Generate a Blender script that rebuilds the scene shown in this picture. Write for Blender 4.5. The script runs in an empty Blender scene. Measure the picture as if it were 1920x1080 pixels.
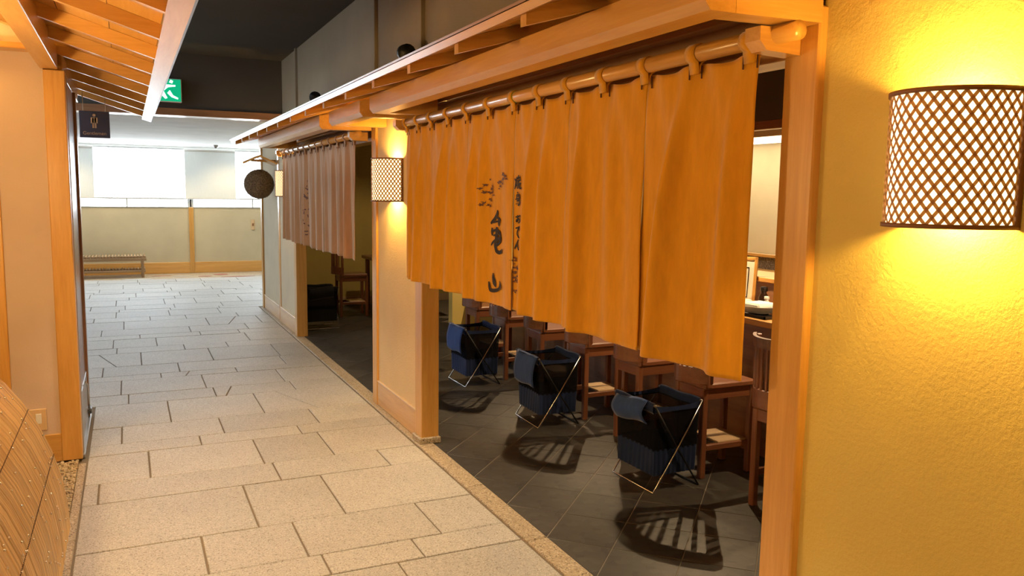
import bpy, math, random
from mathutils import Vector, Matrix
random.seed(7)
S = bpy.context.scene
COL = S.collection
PI = math.pi

# ------------------------------------------------------------------ camera
CAM_H = 1.5
cd = bpy.data.cameras.new('camera'); cam = bpy.data.objects.new('camera', cd); COL.objects.link(cam)
FPX = 1520.0
def _norm(v):
    l = math.sqrt(sum(a*a for a in v)); return [a/l for a in v]
_vy = (237-960, 355-540); _th = math.radians(0.8); _d = (math.cos(_th), math.sin(_th))
_s = (-FPX*FPX-(_vy[0]**2+_vy[1]**2))/(_vy[0]*_d[0]+_vy[1]*_d[1])
_vx = (_vy[0]+_s*_d[0], _vy[1]+_s*_d[1])
Yd = _norm((_vy[0], _vy[1], FPX)); Xd = _norm((_vx[0], _vx[1], FPX))
Zd = [Xd[1]*Yd[2]-Xd[2]*Yd[1], Xd[2]*Yd[0]-Xd[0]*Yd[2], Xd[0]*Yd[1]-Xd[1]*Yd[0]]
if Zd[1] > 0: Zd = [-a for a in Zd]
# rows of R: world axes in camera coordinates (x right, y down, z forward)
cam.matrix_world = Matrix(((Xd[0], -Xd[1], -Xd[2], 0), (Yd[0], -Yd[1], -Yd[2], 0), (Zd[0], -Zd[1], -Zd[2], CAM_H), (0, 0, 0, 1)))
cd.sensor_width = 36; cd.lens = FPX/1920*36; cd.clip_start = 0.05
S.camera = cam
def on_x(px, py, X):
    """photo pixel -> (Y, Z) on the vertical plane at X (used once, to read sizes off the photo)"""
    c = (px-960, py-540, FPX)
    v = [sum(r[i]*c[i] for i in range(3)) for r in (Xd, Yd, Zd)]
    k = X/v[0]; return v[1]*k, CAM_H+v[2]*k

# ------------------------------------------------------------------ world, daylight, exposure
S.view_settings.view_transform = 'Standard'; S.view_settings.look = 'None'
S.view_settings.exposure = 0.0; S.view_settings.gamma = 1; S.view_settings.use_curve_mapping = False
S.cycles.use_denoising = True
S.cycles.max_bounces = 6; S.cycles.diffuse_bounces = 3; S.cycles.glossy_bounces = 3; S.cycles.transparent_max_bounces = 12
S.cycles.sample_clamp_indirect = 6
W = bpy.data.worlds.new('sky'); S.world = W; W.use_nodes = True
W.node_tree.nodes['Background'].inputs[0].default_value = (0.82, 0.92, 1.0, 1)
W.node_tree.nodes['Background'].inputs[1].default_value = 13.5
WARM = (1.0, 0.59, 0.12)
def light(name, kind, loc, energy, color=WARM, size=.05, rot=(0, 0, 0), **kw):
    d = bpy.data.lights.new(name, kind); d.energy = energy; d.color = color
    if kind in ('POINT', 'SPOT'): d.shadow_soft_size = size
    if kind == 'AREA': d.size = size
    for k, v in kw.items(): setattr(d, k, v)
    o = bpy.data.objects.new(name, d); COL.objects.link(o); o.location = loc; o.rotation_euler = rot
    return o
def portal(x0, x1, y, z0, z1):
    o = light('window_portal', 'AREA', ((x0+x1)/2, y, (z0+z1)/2), 1, (1, 1, 1), x1-x0, (-PI/2, 0, 0), shape='RECTANGLE', size_y=z1-z0)
    o.data.cycles.is_portal = True
portal(-5.2, 5.2, 16.1, 1.1, 2.4)
sp_ = light('window_portal', 'AREA', (-5.4, 6.9, 1.475), 1, (1, 1, 1), 3.0, (0, -PI/2, 0), shape='RECTANGLE', size_y=1.45)
sp_.rotation_euler = Vector((1, 0, 0)).to_track_quat('-Z', 'Z').to_euler(); sp_.data.cycles.is_portal = True; sp_.data.size = 1.7; sp_.data.size_y = 1.7

# ------------------------------------------------------------------ materials
MATS = {}
def nmat(name):
    m = bpy.data.materials.new(name); m.use_nodes = True; MATS[name] = m
    return m, m.node_tree.nodes, m.node_tree.links, m.node_tree.nodes['Principled BSDF']
def coord(N, L, scale=(1, 1, 1), rot=(0, 0, 0), src='Object'):
    t = N.new('ShaderNodeTexCoord'); mp = N.new('ShaderNodeMapping')
    mp.inputs['Scale'].default_value = scale; mp.inputs['Rotation'].default_value = rot
    L.new(t.outputs[src], mp.inputs[0]); return mp.outputs[0]
def noise(N, L, vec, scale, detail=4, rough=.55, dist=0):
    n = N.new('ShaderNodeTexNoise'); L.new(vec, n.inputs['Vector'])
    n.inputs['Scale'].default_value = scale; n.inputs['Detail'].default_value = detail
    n.inputs['Roughness'].default_value = rough; n.inputs['Distortion'].default_value = dist
    return n.outputs['Fac']
def ramp(N, L, fac, stops):
    r = N.new('ShaderNodeValToRGB'); L.new(fac, r.inputs[0])
    e = r.color_ramp.elements
    while len(e) < len(stops): e.new(.5)
    for i, (p, c) in enumerate(stops): e[i].position = p; e[i].color = (*c, 1)
    return r.outputs[0]
def bump(N, L, fac, P, strength=.2, dist=.01):
    b = N.new('ShaderNodeBump'); b.inputs['Strength'].default_value = strength; b.inputs['Distance'].default_value = dist
    L.new(fac, b.inputs['Height']); L.new(b.outputs[0], P.inputs['Normal'])
def vary(N, L, col, amt=.12):
    """small brightness difference from piece to piece"""
    oi = N.new('ShaderNodeObjectInfo'); mr = N.new('ShaderNodeMapRange')
    mr.inputs['To Min'].default_value = 1-amt; mr.inputs['To Max'].default_value = 1+amt
    L.new(oi.outputs['Random'], mr.inputs['Value'])
    h = N.new('ShaderNodeHueSaturation'); L.new(mr.outputs[0], h.inputs['Value']); L.new(col, h.inputs['Color'])
    return h.outputs[0]
def plain(name, c, rough=.5, metal=0, var=0, **kw):
    m, N, L, P = nmat(name)
    P.inputs['Base Color'].default_value = (*c, 1); P.inputs['Roughness'].default_value = rough; P.inputs['Metallic'].default_value = metal
    if var:
        r = N.new('ShaderNodeRGB'); r.outputs[0].default_value = (*c, 1); L.new(vary(N, L, r.outputs[0], var), P.inputs['Base Color'])
    for k, v in kw.items(): P.inputs[k].default_value = v
    return m
def wood(name, c1, c2, axis, rough=.38, coat=.8, var=.1):
    m, N, L, P = nmat(name)
    sc = {'x': (.6, 9, 9), 'y': (9, .6, 9), 'z': (9, 9, .6)}[axis]
    v = coord(N, L, sc)
    f = noise(N, L, v, 2.2, 6, .6, .6); f2 = noise(N, L, v, 14, 3, .6, .2)
    mx = N.new('ShaderNodeMath'); mx.operation = 'MULTIPLY_ADD'; mx.inputs[1].default_value = .35; L.new(f2, mx.inputs[0]); L.new(f, mx.inputs[2])
    col = ramp(N, L, mx.outputs[0], [(.42, c1), (.85, c2)])
    L.new(vary(N, L, col, var), P.inputs['Base Color'])
    P.inputs['Roughness'].default_value = rough; P.inputs['Coat Weight'].default_value = coat; P.inputs['Coat Roughness'].default_value = .2
    bump(N, L, f2, P, .06, .004)
    return m
HIN = ((.52, .25, .052), (.68, .37, .098))
for ax in 'xyz': wood('hinoki_'+ax, *HIN, ax, .38, .3 if ax == 'z' else .8)
for ax in 'xyz': wood('brown_wood_'+ax, (.19, .085, .04), (.30, .145, .07), ax, .32, .4)
for ax in 'xyz': wood('chair_wood_'+ax, (.165, .055, .024), (.25, .095, .042), ax, .35, .4)
for ax in 'xyz': wood('bench_wood_'+ax, (.26, .15, .07), (.40, .25, .12), ax, .45, .2)
for ax in 'xyz': wood('pale_wood_'+ax, (.55, .37, .20), (.68, .49, .29), ax, .42, .2)
def plaster(name, c, bs=.35, scale=90, rough=.85):
    m, N, L, P = nmat(name)
    v = coord(N, L)
    f = noise(N, L, v, scale, 5, .65); g = noise(N, L, v, 2.5, 3)
    col = ramp(N, L, g, [(.3, tuple(a*.93 for a in c)), (.7, tuple(min(1, a*1.05) for a in c))])
    L.new(col, P.inputs['Base Color']); P.inputs['Roughness'].default_value = rough
    bump(N, L, f, P, bs, .006)
    return m
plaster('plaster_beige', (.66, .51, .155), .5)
plaster('plaster_far', (.62, .52, .36), .3)  # same wall plaster, its greyer look under daylight put into the colour
plaster('plaster_pier', (.71, .52, .29), .4)
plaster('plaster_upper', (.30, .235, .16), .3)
plaster('plaster_left', (.60, .46, .37), .2)
plaster('plaster_wainscot', (.56, .49, .33), .2)
plaster('plaster_white', (.82, .82, .78), .15)
plaster('ceiling_dark', (.060, .052, .045), .1)
plaster('ceiling_white', (.85, .85, .84), .1)
plaster('lintel_brown', (.28, .16, .08), .2)
plaster('kitchen_wall', (.66, .56, .36), .1)
plaster('room_dark', (.06, .038, .026), .1)
def speckle(name, base, dark, lite, scale=260, rough=.5, bs=.3, var=.12, spec=.5):
    m, N, L, P = nmat(name)
    v = coord(N, L)
    vo = N.new('ShaderNodeTexVoronoi'); vo.inputs['Scale'].default_value = scale; L.new(v, vo.inputs['Vector'])
    sp = N.new('ShaderNodeSeparateColor'); L.new(vo.outputs['Color'], sp.inputs[0])
    col = ramp(N, L, sp.outputs[0], [(.0, dark), (.22, base), (.72, base), (1, lite)])
    g = noise(N, L, v, 3, 3)
    mx = N.new('ShaderNodeMix'); mx.data_type = 'RGBA'; mx.blend_type = 'MULTIPLY'; mx.inputs[0].default_value = .35
    L.new(col, mx.inputs[6]); L.new(ramp(N, L, g, [(.3, (.75, .75, .75)), (.7, (1, 1, 1))]), mx.inputs[7])
    L.new(vary(N, L, mx.outputs[2], var), P.inputs['Base Color'])
    P.inputs['Roughness'].default_value = rough; P.inputs['Specular IOR Level'].default_value = spec
    bump(N, L, vo.outputs['Distance'], P, bs, .003)
    return m
speckle('stone', (.46, .43, .385), (.25, .21, .17), (.62, .58, .52), 210, .52, .35, .08, .45)
speckle('kerb_stone', (.40, .31, .20), (.12, .08, .05), (.60, .50, .36), 170, .55, .6, .06)
speckle('granite_dark', (.13, .10, .085), (.03, .025, .02), (.32, .26, .22), 120, .3, .1, 0)
speckle('pebble', (.50, .38, .22), (.24, .16, .09), (.66, .54, .36), 60, .6, .1, 0)
plain('grout', (.20, .155, .11), .9)
plain('grout_room', (.24, .21, .17), .8)
speckle('slate_tile', (.052, .048, .043), (.035, .032, .03), (.07, .065, .058), 25, .45, .12, .18, .5)
def fabric(name, c, var=.06, sheen=.4, trans=.12, scale=900):
    m, N, L, P = nmat(name)
    v = coord(N, L, (1, 1, .25))
    f = noise(N, L, v, 40, 5, .6); w = noise(N, L, coord(N, L), scale, 2)
    col = ramp(N, L, f, [(.25, tuple(a*(1-var*2) for a in c)), (.75, tuple(min(1, a*(1+var*2)) for a in c))])
    L.new(col, P.inputs['Base Color']); P.inputs['Roughness'].default_value = .8
    P.inputs['Sheen Weight'].default_value = sheen; P.inputs['Sheen Roughness'].default_value = .35
    P.inputs['Specular IOR Level'].default_value = .2
    bump(N, L, w, P, .15, .002)
    if trans:
        o = N['Material Output']; t = N.new('ShaderNodeBsdfTranslucent'); L.new(col, t.inputs[0])
        mx = N.new('ShaderNodeMixShader'); mx.inputs[0].default_value = trans
        L.new(P.outputs[0], mx.inputs[1]); L.new(t.outputs[0], mx.inputs[2]); L.new(mx.outputs[0], o.inputs[0])
    return m
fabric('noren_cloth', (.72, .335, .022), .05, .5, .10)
fabric('noren_cloth_dim', (.42, .215, .10), .04, .9, .06)  # same orange cloth, with the greying of daylight put into its colour
fabric('navy_cloth', (.012, .024, .080), .1, .3, 0)
fabric('black_cloth', (.014, .013, .013), .1, .2, 0)
fabric('navy_light', (.035, .075, .23), .1, .3, 0)
fabric('blind_cloth', (.78, .79, .76), .01, 0, .13)
plain('ink', (.018, .010, .008), .8)
plain('thread', (.10, .035, .02), .7)
plain('chrome', (.75, .74, .72), .22, 1)
plain('steel_dark', (.18, .18, .19), .35, .9)
plain('black_metal', (.012, .012, .013), .45, .3)
plain('black_lacquer', (.012, .010, .010), .15)
plain('white_ceramic', (.80, .79, .75), .2)
plain('towel', (.82, .80, .76), .9)
plain('paper', (.85, .80, .66), .7)
plain('bottle_dark', (.035, .016, .010), .12)
plain('bamboo_a', (.56, .34, .135), .36, 0, .22, **{'Coat Weight': .7, 'Coat Roughness': .2})
plain('bamboo_edge', (.11, .055, .02), .7)
plain('nail', (.80, .72, .60), .25, .8)
plain('cord_dark', (.11, .06, .03), .9)
m, N, L, P = nmat('lattice')
P.inputs['Base Color'].default_value = (.34, .155, .05, 1); P.inputs['Roughness'].default_value = .55
tl = N.new('ShaderNodeBsdfTranslucent'); tl.inputs[0].default_value = (.55, .26, .06, 1)
mx = N.new('ShaderNodeMixShader'); mx.inputs[0].default_value = .18
L.new(P.outputs[0], mx.inputs[1]); L.new(tl.outputs[0], mx.inputs[2]); L.new(mx.outputs[0], N['Material Output'].inputs[0])
plain('rim', (.20, .085, .03), .5)
plain('white_plastic', (.75, .73, .68), .4)
plain('frame_grey', (.40, .40, .38), .5)
plain('grey_metal', (.42, .42, .43), .3, .6)
plain('sign_blue', (.085, .11, .21), .35)
plain('sign_gold', (.74, .60, .46), .45, 0)
plain('red_carpet', (.36, .14, .10), .9, 0, .1)
plain('knob_green', (.30, .42, .08), .35)  # colour of a highlight on the rod
def emis(name, c, s):
    m, N, L, P = nmat(name)
    P.inputs['Base Color'].default_value = (*c, 1); P.inputs['Emission Color'].default_value = (*c, 1); P.inputs['Emission Strength'].default_value = s
    return m
emis('lamp_paper', (1.0, .84, .48), 2.1)
emis('exit_white', (.85, 1, .93), 1.6)
emis('exit_green', (.0, .42, .20), .8)
emis('lamp_glow', (1.0, .86, .62), 3.0)
emis('bulb', (1.0, .75, .40), 30)
m, N, L, P = nmat('pane')
tr = N.new('ShaderNodeBsdfTransparent'); gl = N.new('ShaderNodeBsdfGlossy'); gl.inputs['Roughness'].default_value = .02
mx = N.new('ShaderNodeMixShader'); mx.inputs[0].default_value = .06
L.new(tr.outputs[0], mx.inputs[1]); L.new(gl.outputs[0], mx.inputs[2]); L.new(mx.outputs[0], N['Material Output'].inputs[0])
m, N, L, P = nmat('mesh_net')          # fine black netting of the luggage baskets
tr = N.new('ShaderNodeBsdfTransparent'); df = N.new('ShaderNodeBsdfDiffuse'); df.inputs[0].default_value = (.012, .012, .014, 1)
mx = N.new('ShaderNodeMixShader'); mx.inputs[0].default_value = .80
L.new(tr.outputs[0], mx.inputs[1]); L.new(df.outputs[0], mx.inputs[2]); L.new(mx.outputs[0], N['Material Output'].inputs[0])
m, N, L, P = nmat('cedar')
v = coord(N, L); f = noise(N, L, v, 70, 4, .7)
L.new(ramp(N, L, f, [(.35, (.05, .032, .02)), (.65, (.24, .15, .07))]), P.inputs['Base Color']); P.inputs['Roughness'].default_value = .9
M = MATS

# ------------------------------------------------------------------ mesh helpers
class MB:
    def __init__(s): s.v = []; s.f = []
    def add(s, vs, fs):
        o = len(s.v); s.v += [tuple(a) for a in vs]; s.f += [tuple(o+i for i in f) for f in fs]; return s
    def box(s, x0, y0, z0, x1, y1, z1, b=0, M4=None):
        if x0 > x1: x0, x1 = x1, x0
        if y0 > y1: y0, y1 = y1, y0
        if z0 > z1: z0, z1 = z1, z0
        b = min(b, (x1-x0)*.45, (y1-y0)*.45, (z1-z0)*.45)
        if b <= 0:
            vs = [(x, y, z) for z in (z0, z1) for y in (y0, y1) for x in (x0, x1)]
            fs = [(0, 2, 3, 1), (4, 5, 7, 6), (0, 1, 5, 4), (2, 6, 7, 3), (0, 4, 6, 2), (1, 3, 7, 5)]
        else:
            lo = (x0, y0, z0); hi = (x1, y1, z1); vs = []; idx = {}
            for c in range(8):
                sg = [(c >> k) & 1 for k in range(3)]
                for a in range(3):       # vertex lying on the face of axis a
                    p = []
                    for k in range(3):
                        e = hi[k] if sg[k] else lo[k]
                        p.append(e if k == a else (e-b if sg[k] else e+b))
                    idx[(c, a)] = len(vs); vs.append(tuple(p))
            fs = []
            for a in range(3):
                u, w = [(1, 2), (2, 0), (0, 1)][a]
                for sd in (0, 1):
                    q = [idx[((sd << a) | (i << u) | (j << w), a)] for i, j in ((0, 0), (1, 0), (1, 1), (0, 1))]
                    fs.append(tuple(q if sd else q[::-1]))
                for i in (0, 1):
                    for j in (0, 1):     # edges along axis a
                        c0 = (i << u) | (j << w); c1 = c0 | (1 << a)
                        q = (idx[(c0, u)], idx[(c1, u)], idx[(c1, w)], idx[(c0, w)])
                        fs.append(q if (i != j) else q[::-1])
            for c in range(8):
                sgn = sum((c >> k) & 1 for k in range(3)) % 2
                q = (idx[(c, 0)], idx[(c, 1)], idx[(c, 2)])
                fs.append(q if sgn else q[::-1])
        if M4 is not None: vs = [tuple(M4 @ Vector(p)) for p in vs]
        return s.add(vs, fs)
    def prism(s, poly, z0, z1, c=0):
        """upright prism over a convex polygon (counter-clockwise), chamfered top"""
        n = len(poly)
        cx = sum(p[0] for p in poly)/n; cy = sum(p[1] for p in poly)/n
        def ins(p):
            dx, dy = cx-p[0], cy-p[1]; l = math.hypot(dx, dy) or 1; k = min(c*1.4, l*.4)/l
            return (p[0]+dx*k, p[1]+dy*k)
        vs = [(*p, z0) for p in poly]+[(*p, z1-c) for p in poly]
        fs = [tuple(range(n-1, -1, -1))]+[(i, (i+1) % n, n+(i+1) % n, n+i) for i in range(n)]
        if c:
            vs += [(*ins(p), z1) for p in poly]
            fs += [(n+i, n+(i+1) % n, 2*n+(i+1) % n, 2*n+i) for i in range(n)]+[tuple(range(2*n, 3*n))]
        else: fs.append(tuple(range(n, 2*n)))
        return s.add(vs, fs)
    def extrude(s, prof, axis, a0, a1):
        """profile polygon swept along an axis: axis 'y' -> prof is (x,z); 'x' -> (y,z); 'z' -> (x,y)"""
        n = len(prof)
        def P(p, a): return {'y': (p[0], a, p[1]), 'x': (a, p[0], p[1]), 'z': (p[0], p[1], a)}[axis]
        vs = [P(p, a0) for p in prof]+[P(p, a1) for p in prof]
        fs = [tuple(range(n)), tuple(range(2*n-1, n-1, -1))]+[(i, n+i, n+(i+1) % n, (i+1) % n) for i in range(n)]
        return s.add(vs, fs)
    def tube(s, pts, r, n=8, closed=False):
        pts = [Vector(p) for p in pts]; k = len(pts); rings = []
        rs = r if isinstance(r, (list, tuple)) else [r]*k
        up = None; vs = []
        for i, p in enumerate(pts):
            if closed: t = pts[(i+1) % k]-pts[i-1]
            else: t = pts[min(i+1, k-1)]-pts[max(i-1, 0)]
            t.normalize()
            if up is None: up = t.orthogonal().normalized()
            else:
                up = up-t*up.dot(t)
                up = up.normalized() if up.length > 1e-6 else t.orthogonal().normalized()
            w = t.cross(up)
            for j in range(n):
                a = 2*PI*j/n; vs.append(p+(up*math.cos(a)+w*math.sin(a))*rs[i])
        fs = []
        for i in range(k if closed else k-1):
            for j in range(n):
                a = i*n+j; b = i*n+(j+1) % n; i2 = (i+1) % k
                fs.append((a, b, i2*n+(j+1) % n, i2*n+j))
        if not closed: fs += [tuple(range(n-1, -1, -1)), tuple((k-1)*n+j for j in range(n))]
        return s.add(vs, fs)
    def lathe(s, prof, n=20, c=(0, 0), caps=True):
        vs = [(c[0]+r*math.cos(2*PI*j/n), c[1]+r*math.sin(2*PI*j/n), z) for r, z in prof for j in range(n)]
        k = len(prof)
        fs = [(i*n+j, i*n+(j+1) % n, (i+1)*n+(j+1) % n, (i+1)*n+j) for i in range(k-1) for j in range(n)]
        if caps: fs += [tuple(range(n-1, -1, -1)), tuple((k-1)*n+j for j in range(n))]
        return s.add(vs, fs)
    def grid(s, fn, nu, nv):
        vs = [fn(i/nu, j/nv) for j in range(nv+1) for i in range(nu+1)]
        return s.add(vs, [(j*(nu+1)+i, j*(nu+1)+i+1, (j+1)*(nu+1)+i+1, (j+1)*(nu+1)+i) for j in range(nv) for i in range(nu)])
    def sphere(s, c, r, n=10, m=6):
        vs = [(c[0], c[1], c[2]-r)]+[(c[0]+r*math.cos(-PI/2+PI*i/m)*math.cos(2*PI*j/n), c[1]+r*math.cos(-PI/2+PI*i/m)*math.sin(2*PI*j/n), c[2]+r*math.sin(-PI/2+PI*i/m)) for i in range(1, m) for j in range(n)]+[(c[0], c[1], c[2]+r)]
        fs = [(0, 1+(j+1) % n, 1+j) for j in range(n)]
        fs += [(1+i*n+j, 1+i*n+(j+1) % n, 1+(i+1)*n+(j+1) % n, 1+(i+1)*n+j) for i in range(m-2) for j in range(n)]
        t = len(vs)-1; o = 1+(m-2)*n
        fs += [(o+j, o+(j+1) % n, t) for j in range(n)]
        return s.add(vs, fs)
    def mesh(s, name, off=(0, 0, 0), smooth=False):
        me = bpy.data.meshes.new(name)
        me.from_pydata([(v[0]-off[0], v[1]-off[1], v[2]-off[2]) for v in s.v], [], s.f)
        if smooth: me.polygons.foreach_set('use_smooth', [True]*len(me.polygons))
        me.update(); return me
def B(x0, y0, z0, x1, y1, z1, b=0): return MB().box(x0, y0, z0, x1, y1, z1, b)
def tag(o, label=None, cat=None, group=None, kind=None):
    if label: o['label'] = label
    if cat: o['category'] = cat
    if group: o['group'] = group
    if kind: o['kind'] = kind
    return o
def obj(name, mb, mat, parent=None, smooth=False, off=None):
    """one mesh object; with a parent the vertices are taken relative to the parent's own origin (off)"""
    me = mb if isinstance(mb, bpy.types.Mesh) else mb.mesh(name, off or (0, 0, 0), smooth)
    if mat is not None and not me.materials: me.materials.append(M[mat])
    o = bpy.data.objects.new(name, me); COL.objects.link(o)
    if parent is not None: o.parent = parent
    return o
def thing(name, label, cat, loc=(0, 0, 0), rz=0, group=None):
    o = bpy.data.objects.new(name, None); COL.objects.link(o); o.empty_display_size = .1
    o.location = loc; o.rotation_euler = (0, 0, rz)
    return tag(o, label, cat, group)
def wpart(name, mb, mat, root, smooth=False, grand=None):
    """part modelled in world coordinates under an unrotated thing"""
    o = obj(name, mb, mat, grand or root, smooth, tuple(root.location)); return o
def struct(name, mb, mat, smooth=False, label=None):
    return tag(obj(name, mb, mat, None, smooth), label, None, None, 'structure')
def copy_tree(o, parent=None):
    c = o.copy(); COL.objects.link(c); c.parent = parent
    for ch in o.children: copy_tree(ch, c)
    return c
def clip(poly, a, b, c):
    """keep the part of a polygon with a*x+b*y >= c"""
    out = []
    for i, p in enumerate(poly):
        q = poly[(i+1) % len(poly)]
        dp = a*p[0]+b*p[1]-c; dq = a*q[0]+b*q[1]-c
        if dp >= 0: out.append(p)
        if dp*dq < 0:
            t = dp/(dp-dq); out.append((p[0]+(q[0]-p[0])*t, p[1]+(q[1]-p[1])*t))
    return out
def area(poly): return abs(sum(p[0]*q[1]-q[0]*p[1] for p, q in zip(poly, poly[1:]+poly[:1])))/2

# ------------------------------------------------------------------ floor of the corridor, slab by slab
FAR_Y = 15.85
XL, XR = -.25, 1.515        # edges of the paving
floor = struct('floor', B(-5.2, -2.5, -.06, 1.6, FAR_Y+.2, -.007).box(1.6, 10.85, -.06, 5.2, FAR_Y+.2, -.007), 'grout', label='paved stone floor of the corridor')
known = {3.055: [.68, 1.07], 3.25: [.24, .63], 3.64: [.485, .88], 4.215: [-.18, .68, 1.275], 4.515: [.06, .64], 5.0: [.35, .94],
         5.2: [-.08, .5, 1.09], 5.585: [.21, .8], 6.18: [.545, 1.12], 6.48: [-.09, .5, 1.09], 6.97: [.2, .785], 7.155: [-.23, .35, 1.215],
         7.54: [.065, .65, 1.23], 8.15: [.45, .84], 8.44: [-.17, .215, 1.08], 8.93: [.07, .65], 9.16: [-.29, .57, 1.16], 9.56: [-.08, .79, 1.36]}
diag = {5.585: ((.96, 6.18), (1.16, 5.585)), 6.18: ((.68, 6.48), (.61, 6.18)), 6.97: ((.42, 7.155), (.38, 6.97)), 7.54: ((-.28, 8.15), (-.13, 7.54)), 9.56: ((1.13, 10.14), (.99, 9.56))}
ys = sorted(known)+[10.14, 10.46, 10.95]
pat = [.2, .39, .58, .3, .49]
i = 0
while ys[-1] < 14.6: ys.append(round(ys[-1]+pat[i % 5], 3)); i += 1
i = 4; front = [ys[0]]
back_pat = [.49, .3, .58, .39, .2]; i = 0
while front[-1] > .4: front.append(round(front[-1]-back_pat[i % 5], 3)); i += 1
ys = front[:0:-1]+ys
G = .0038
def slab(poly):
    if len(poly) < 3 or area(poly) < .0015: return
    n = len(poly); cx = sum(p[0] for p in poly)/n; cy = sum(p[1] for p in poly)/n
    dz = random.uniform(-.0012, .0012)
    mb = MB().prism([(p[0]-cx, p[1]-cy) for p in poly], -.03, 0, .003)
    o = obj('stone_slab', mb, 'stone', floor); o.location = (cx, cy, dz)
for k in range(len(ys)-1):
    y0, y1 = ys[k], ys[k+1]; ym = (y0+y1)/2
    xl = XL if ym < 5.95 else -2.6
    xr = XR if ym < 10.85 else 4.4
    js = list(known.get(y0, []))
    if not js: js = [random.uniform(-.2, .2)]
    while js[-1] < xr-.75: js.append(js[-1]+random.choice([.585, .585, .39, .58]))
    while js[0] > xl+.75: js.insert(0, js[0]-random.choice([.585, .585, .39]))
    xs = [xl]+[j for j in js if xl+.03 < j < xr-.03]+[xr]
    for a, b in zip(xs, xs[1:]):
        poly = [(a+G, y0+G), (b-G, y0+G), (b-G, y1-G), (a+G, y1-G)]
        if y0 in diag:
            (px_, py_), (qx, qy) = diag[y0]
            nx, ny = (qy-py_), -(qx-px_); l = math.hypot(nx, ny); nx /= l; ny /= l; c0 = nx*px_+ny*py_
            p1 = clip(poly, nx, ny, c0+G); p2 = clip(poly, -nx, -ny, -c0+G)
            if min(area(p1) if len(p1) > 2 else 0, area(p2) if len(p2) > 2 else 0) > .004: slab(p1); slab(p2); continue
        slab(poly)
# threshold / kerb stones along both sides
ky = [.2, .95, 1.65, 2.33, 3.02, 3.73, 4.43, 5.13, 5.83, 6.53, 7.23, 7.93, 8.63, 9.33, 10.03, 10.83]
for a, b in zip(ky, ky[1:]):
    obj('threshold_stone', B(1.523, a+.003, -.03, 1.622, b-.003, .004, .004), 'kerb_stone', floor)
ky = [.2, 1.4, 2.6, 3.8, 4.9]
for a, b in zip(ky, ky[1:]):
    obj('edge_stone', B(-.292, a+.003, -.03, XL-.004, b-.003, .004, .004), 'kerb_stone', floor)
# mottled border strip in front of the window wall
obj('border_strip', B(-5, 14.75, -.03, 5, FAR_Y, -.002), 'kerb_stone', floor)
for k in range(14):
    x = -1.2+k*.33+random.uniform(-.1, .1); y = random.uniform(14.85, 15.5)
    n = 9; w = random.uniform(.12, .3); d = random.uniform(.05, .13)
    obj('inlay_stone', MB().prism([(x+w*math.cos(2*PI*j/n)*random.uniform(.7, 1.1), y+d*math.sin(2*PI*j/n)*random.uniform(.7, 1.1)) for j in range(n)], -.01, .001, .0008), random.choice(['red_carpet', 'stone', 'red_carpet']), floor)

# ------------------------------------------------------------------ floor of the restaurants, diagonal slate tiles
room_floor = struct('floor', B(1.622, 1.0, -.06, 5.6, 10.8, -.0015), 'grout_room', label='dark tiled floor inside the restaurants')
T = .418; h2 = 1/math.sqrt(2)
for iu in range(-30, 30):
    for iv in range(0, 40):
        u0 = .57+iu*T; v0 = 4.64-.418*6+iv*T            # u = y-x, v = x+y
        g = .0026
        def P(u, v): return ((v-u)/2, (v+u)/2)
        poly = [P(u0+g, v0+g), P(u0+g, v0+T-g), P(u0+T-g, v0+T-g), P(u0+T-g, v0+g)][::-1]
        cx = sum(p[0] for p in poly)/4; cy = sum(p[1] for p in poly)/4
        if cx < 1.4 or cx > 3.35 or cy < 1.5 or cy > 10.7: continue
        q = clip(poly, 1, 0, 1.625); q = clip(q, 0, -1, -10.74) if len(q) > 2 else q
        if len(q) < 3 or area(q) < .002: continue
        if sum(p[0]*r[1]-r[0]*p[1] for p, r in zip(q, q[1:]+q[:1])) < 0: q = q[::-1]
        o = obj('floor_tile', MB().prism([(p[0]-cx, p[1]-cy) for p in q], -.02, 0, .0012), 'slate_tile', room_floor); o.location = (cx, cy, 0)

# ------------------------------------------------------------------ ceilings and shell
CZ = 2.93; FZ = 2.28; HY = 9.4
struct('ceiling', B(-1.7, -2.6, CZ, 1.8, HY+.1, CZ+.1), 'ceiling_dark', label='dark ceiling high above the corridor')
struct('ceiling', B(-5.2, HY+.2, FZ, 5.2, FAR_Y+.1, FZ+.1), 'ceiling_white', label='low white ceiling of the window hall')
struct('wall_header', B(-5.2, HY, FZ+.06, 1.62, HY+.2, CZ), 'ceiling_dark', label='dark header wall where the ceiling steps down')
struct('trim_1', B(-5.2, HY-.03, FZ-.0, 1.62, HY+.22, FZ+.075, .004), 'brown_wood_x', label='brown wooden trim under the dark header')
struct('wall_back', B(-1.7, -2.6, -.06, 1.8, -2.5, CZ), 'plaster_beige')
struct('wall_left', B(-1.25, -2.5, -.06, -1.15, 4.95, CZ), 'plaster_left')
struct('wall_left', B(-5.2, 4.97, -.06, -.37, 5.94, CZ), 'plaster_left', label='plaster wall beside the dark sliding door')
struct('wall_left', B(-5.3, 5.9, -.06, -5.2, FAR_Y+.1, .75).box(-5.3, 5.9, 2.2, -5.2, FAR_Y+.1, CZ).box(-5.3, 5.9, .75, -5.2, 6.2, 2.2).box(-5.3, 7.6, .75, -5.2, FAR_Y+.1, 2.2), 'plaster_white', label='outer wall of the side passage on the left')
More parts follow.
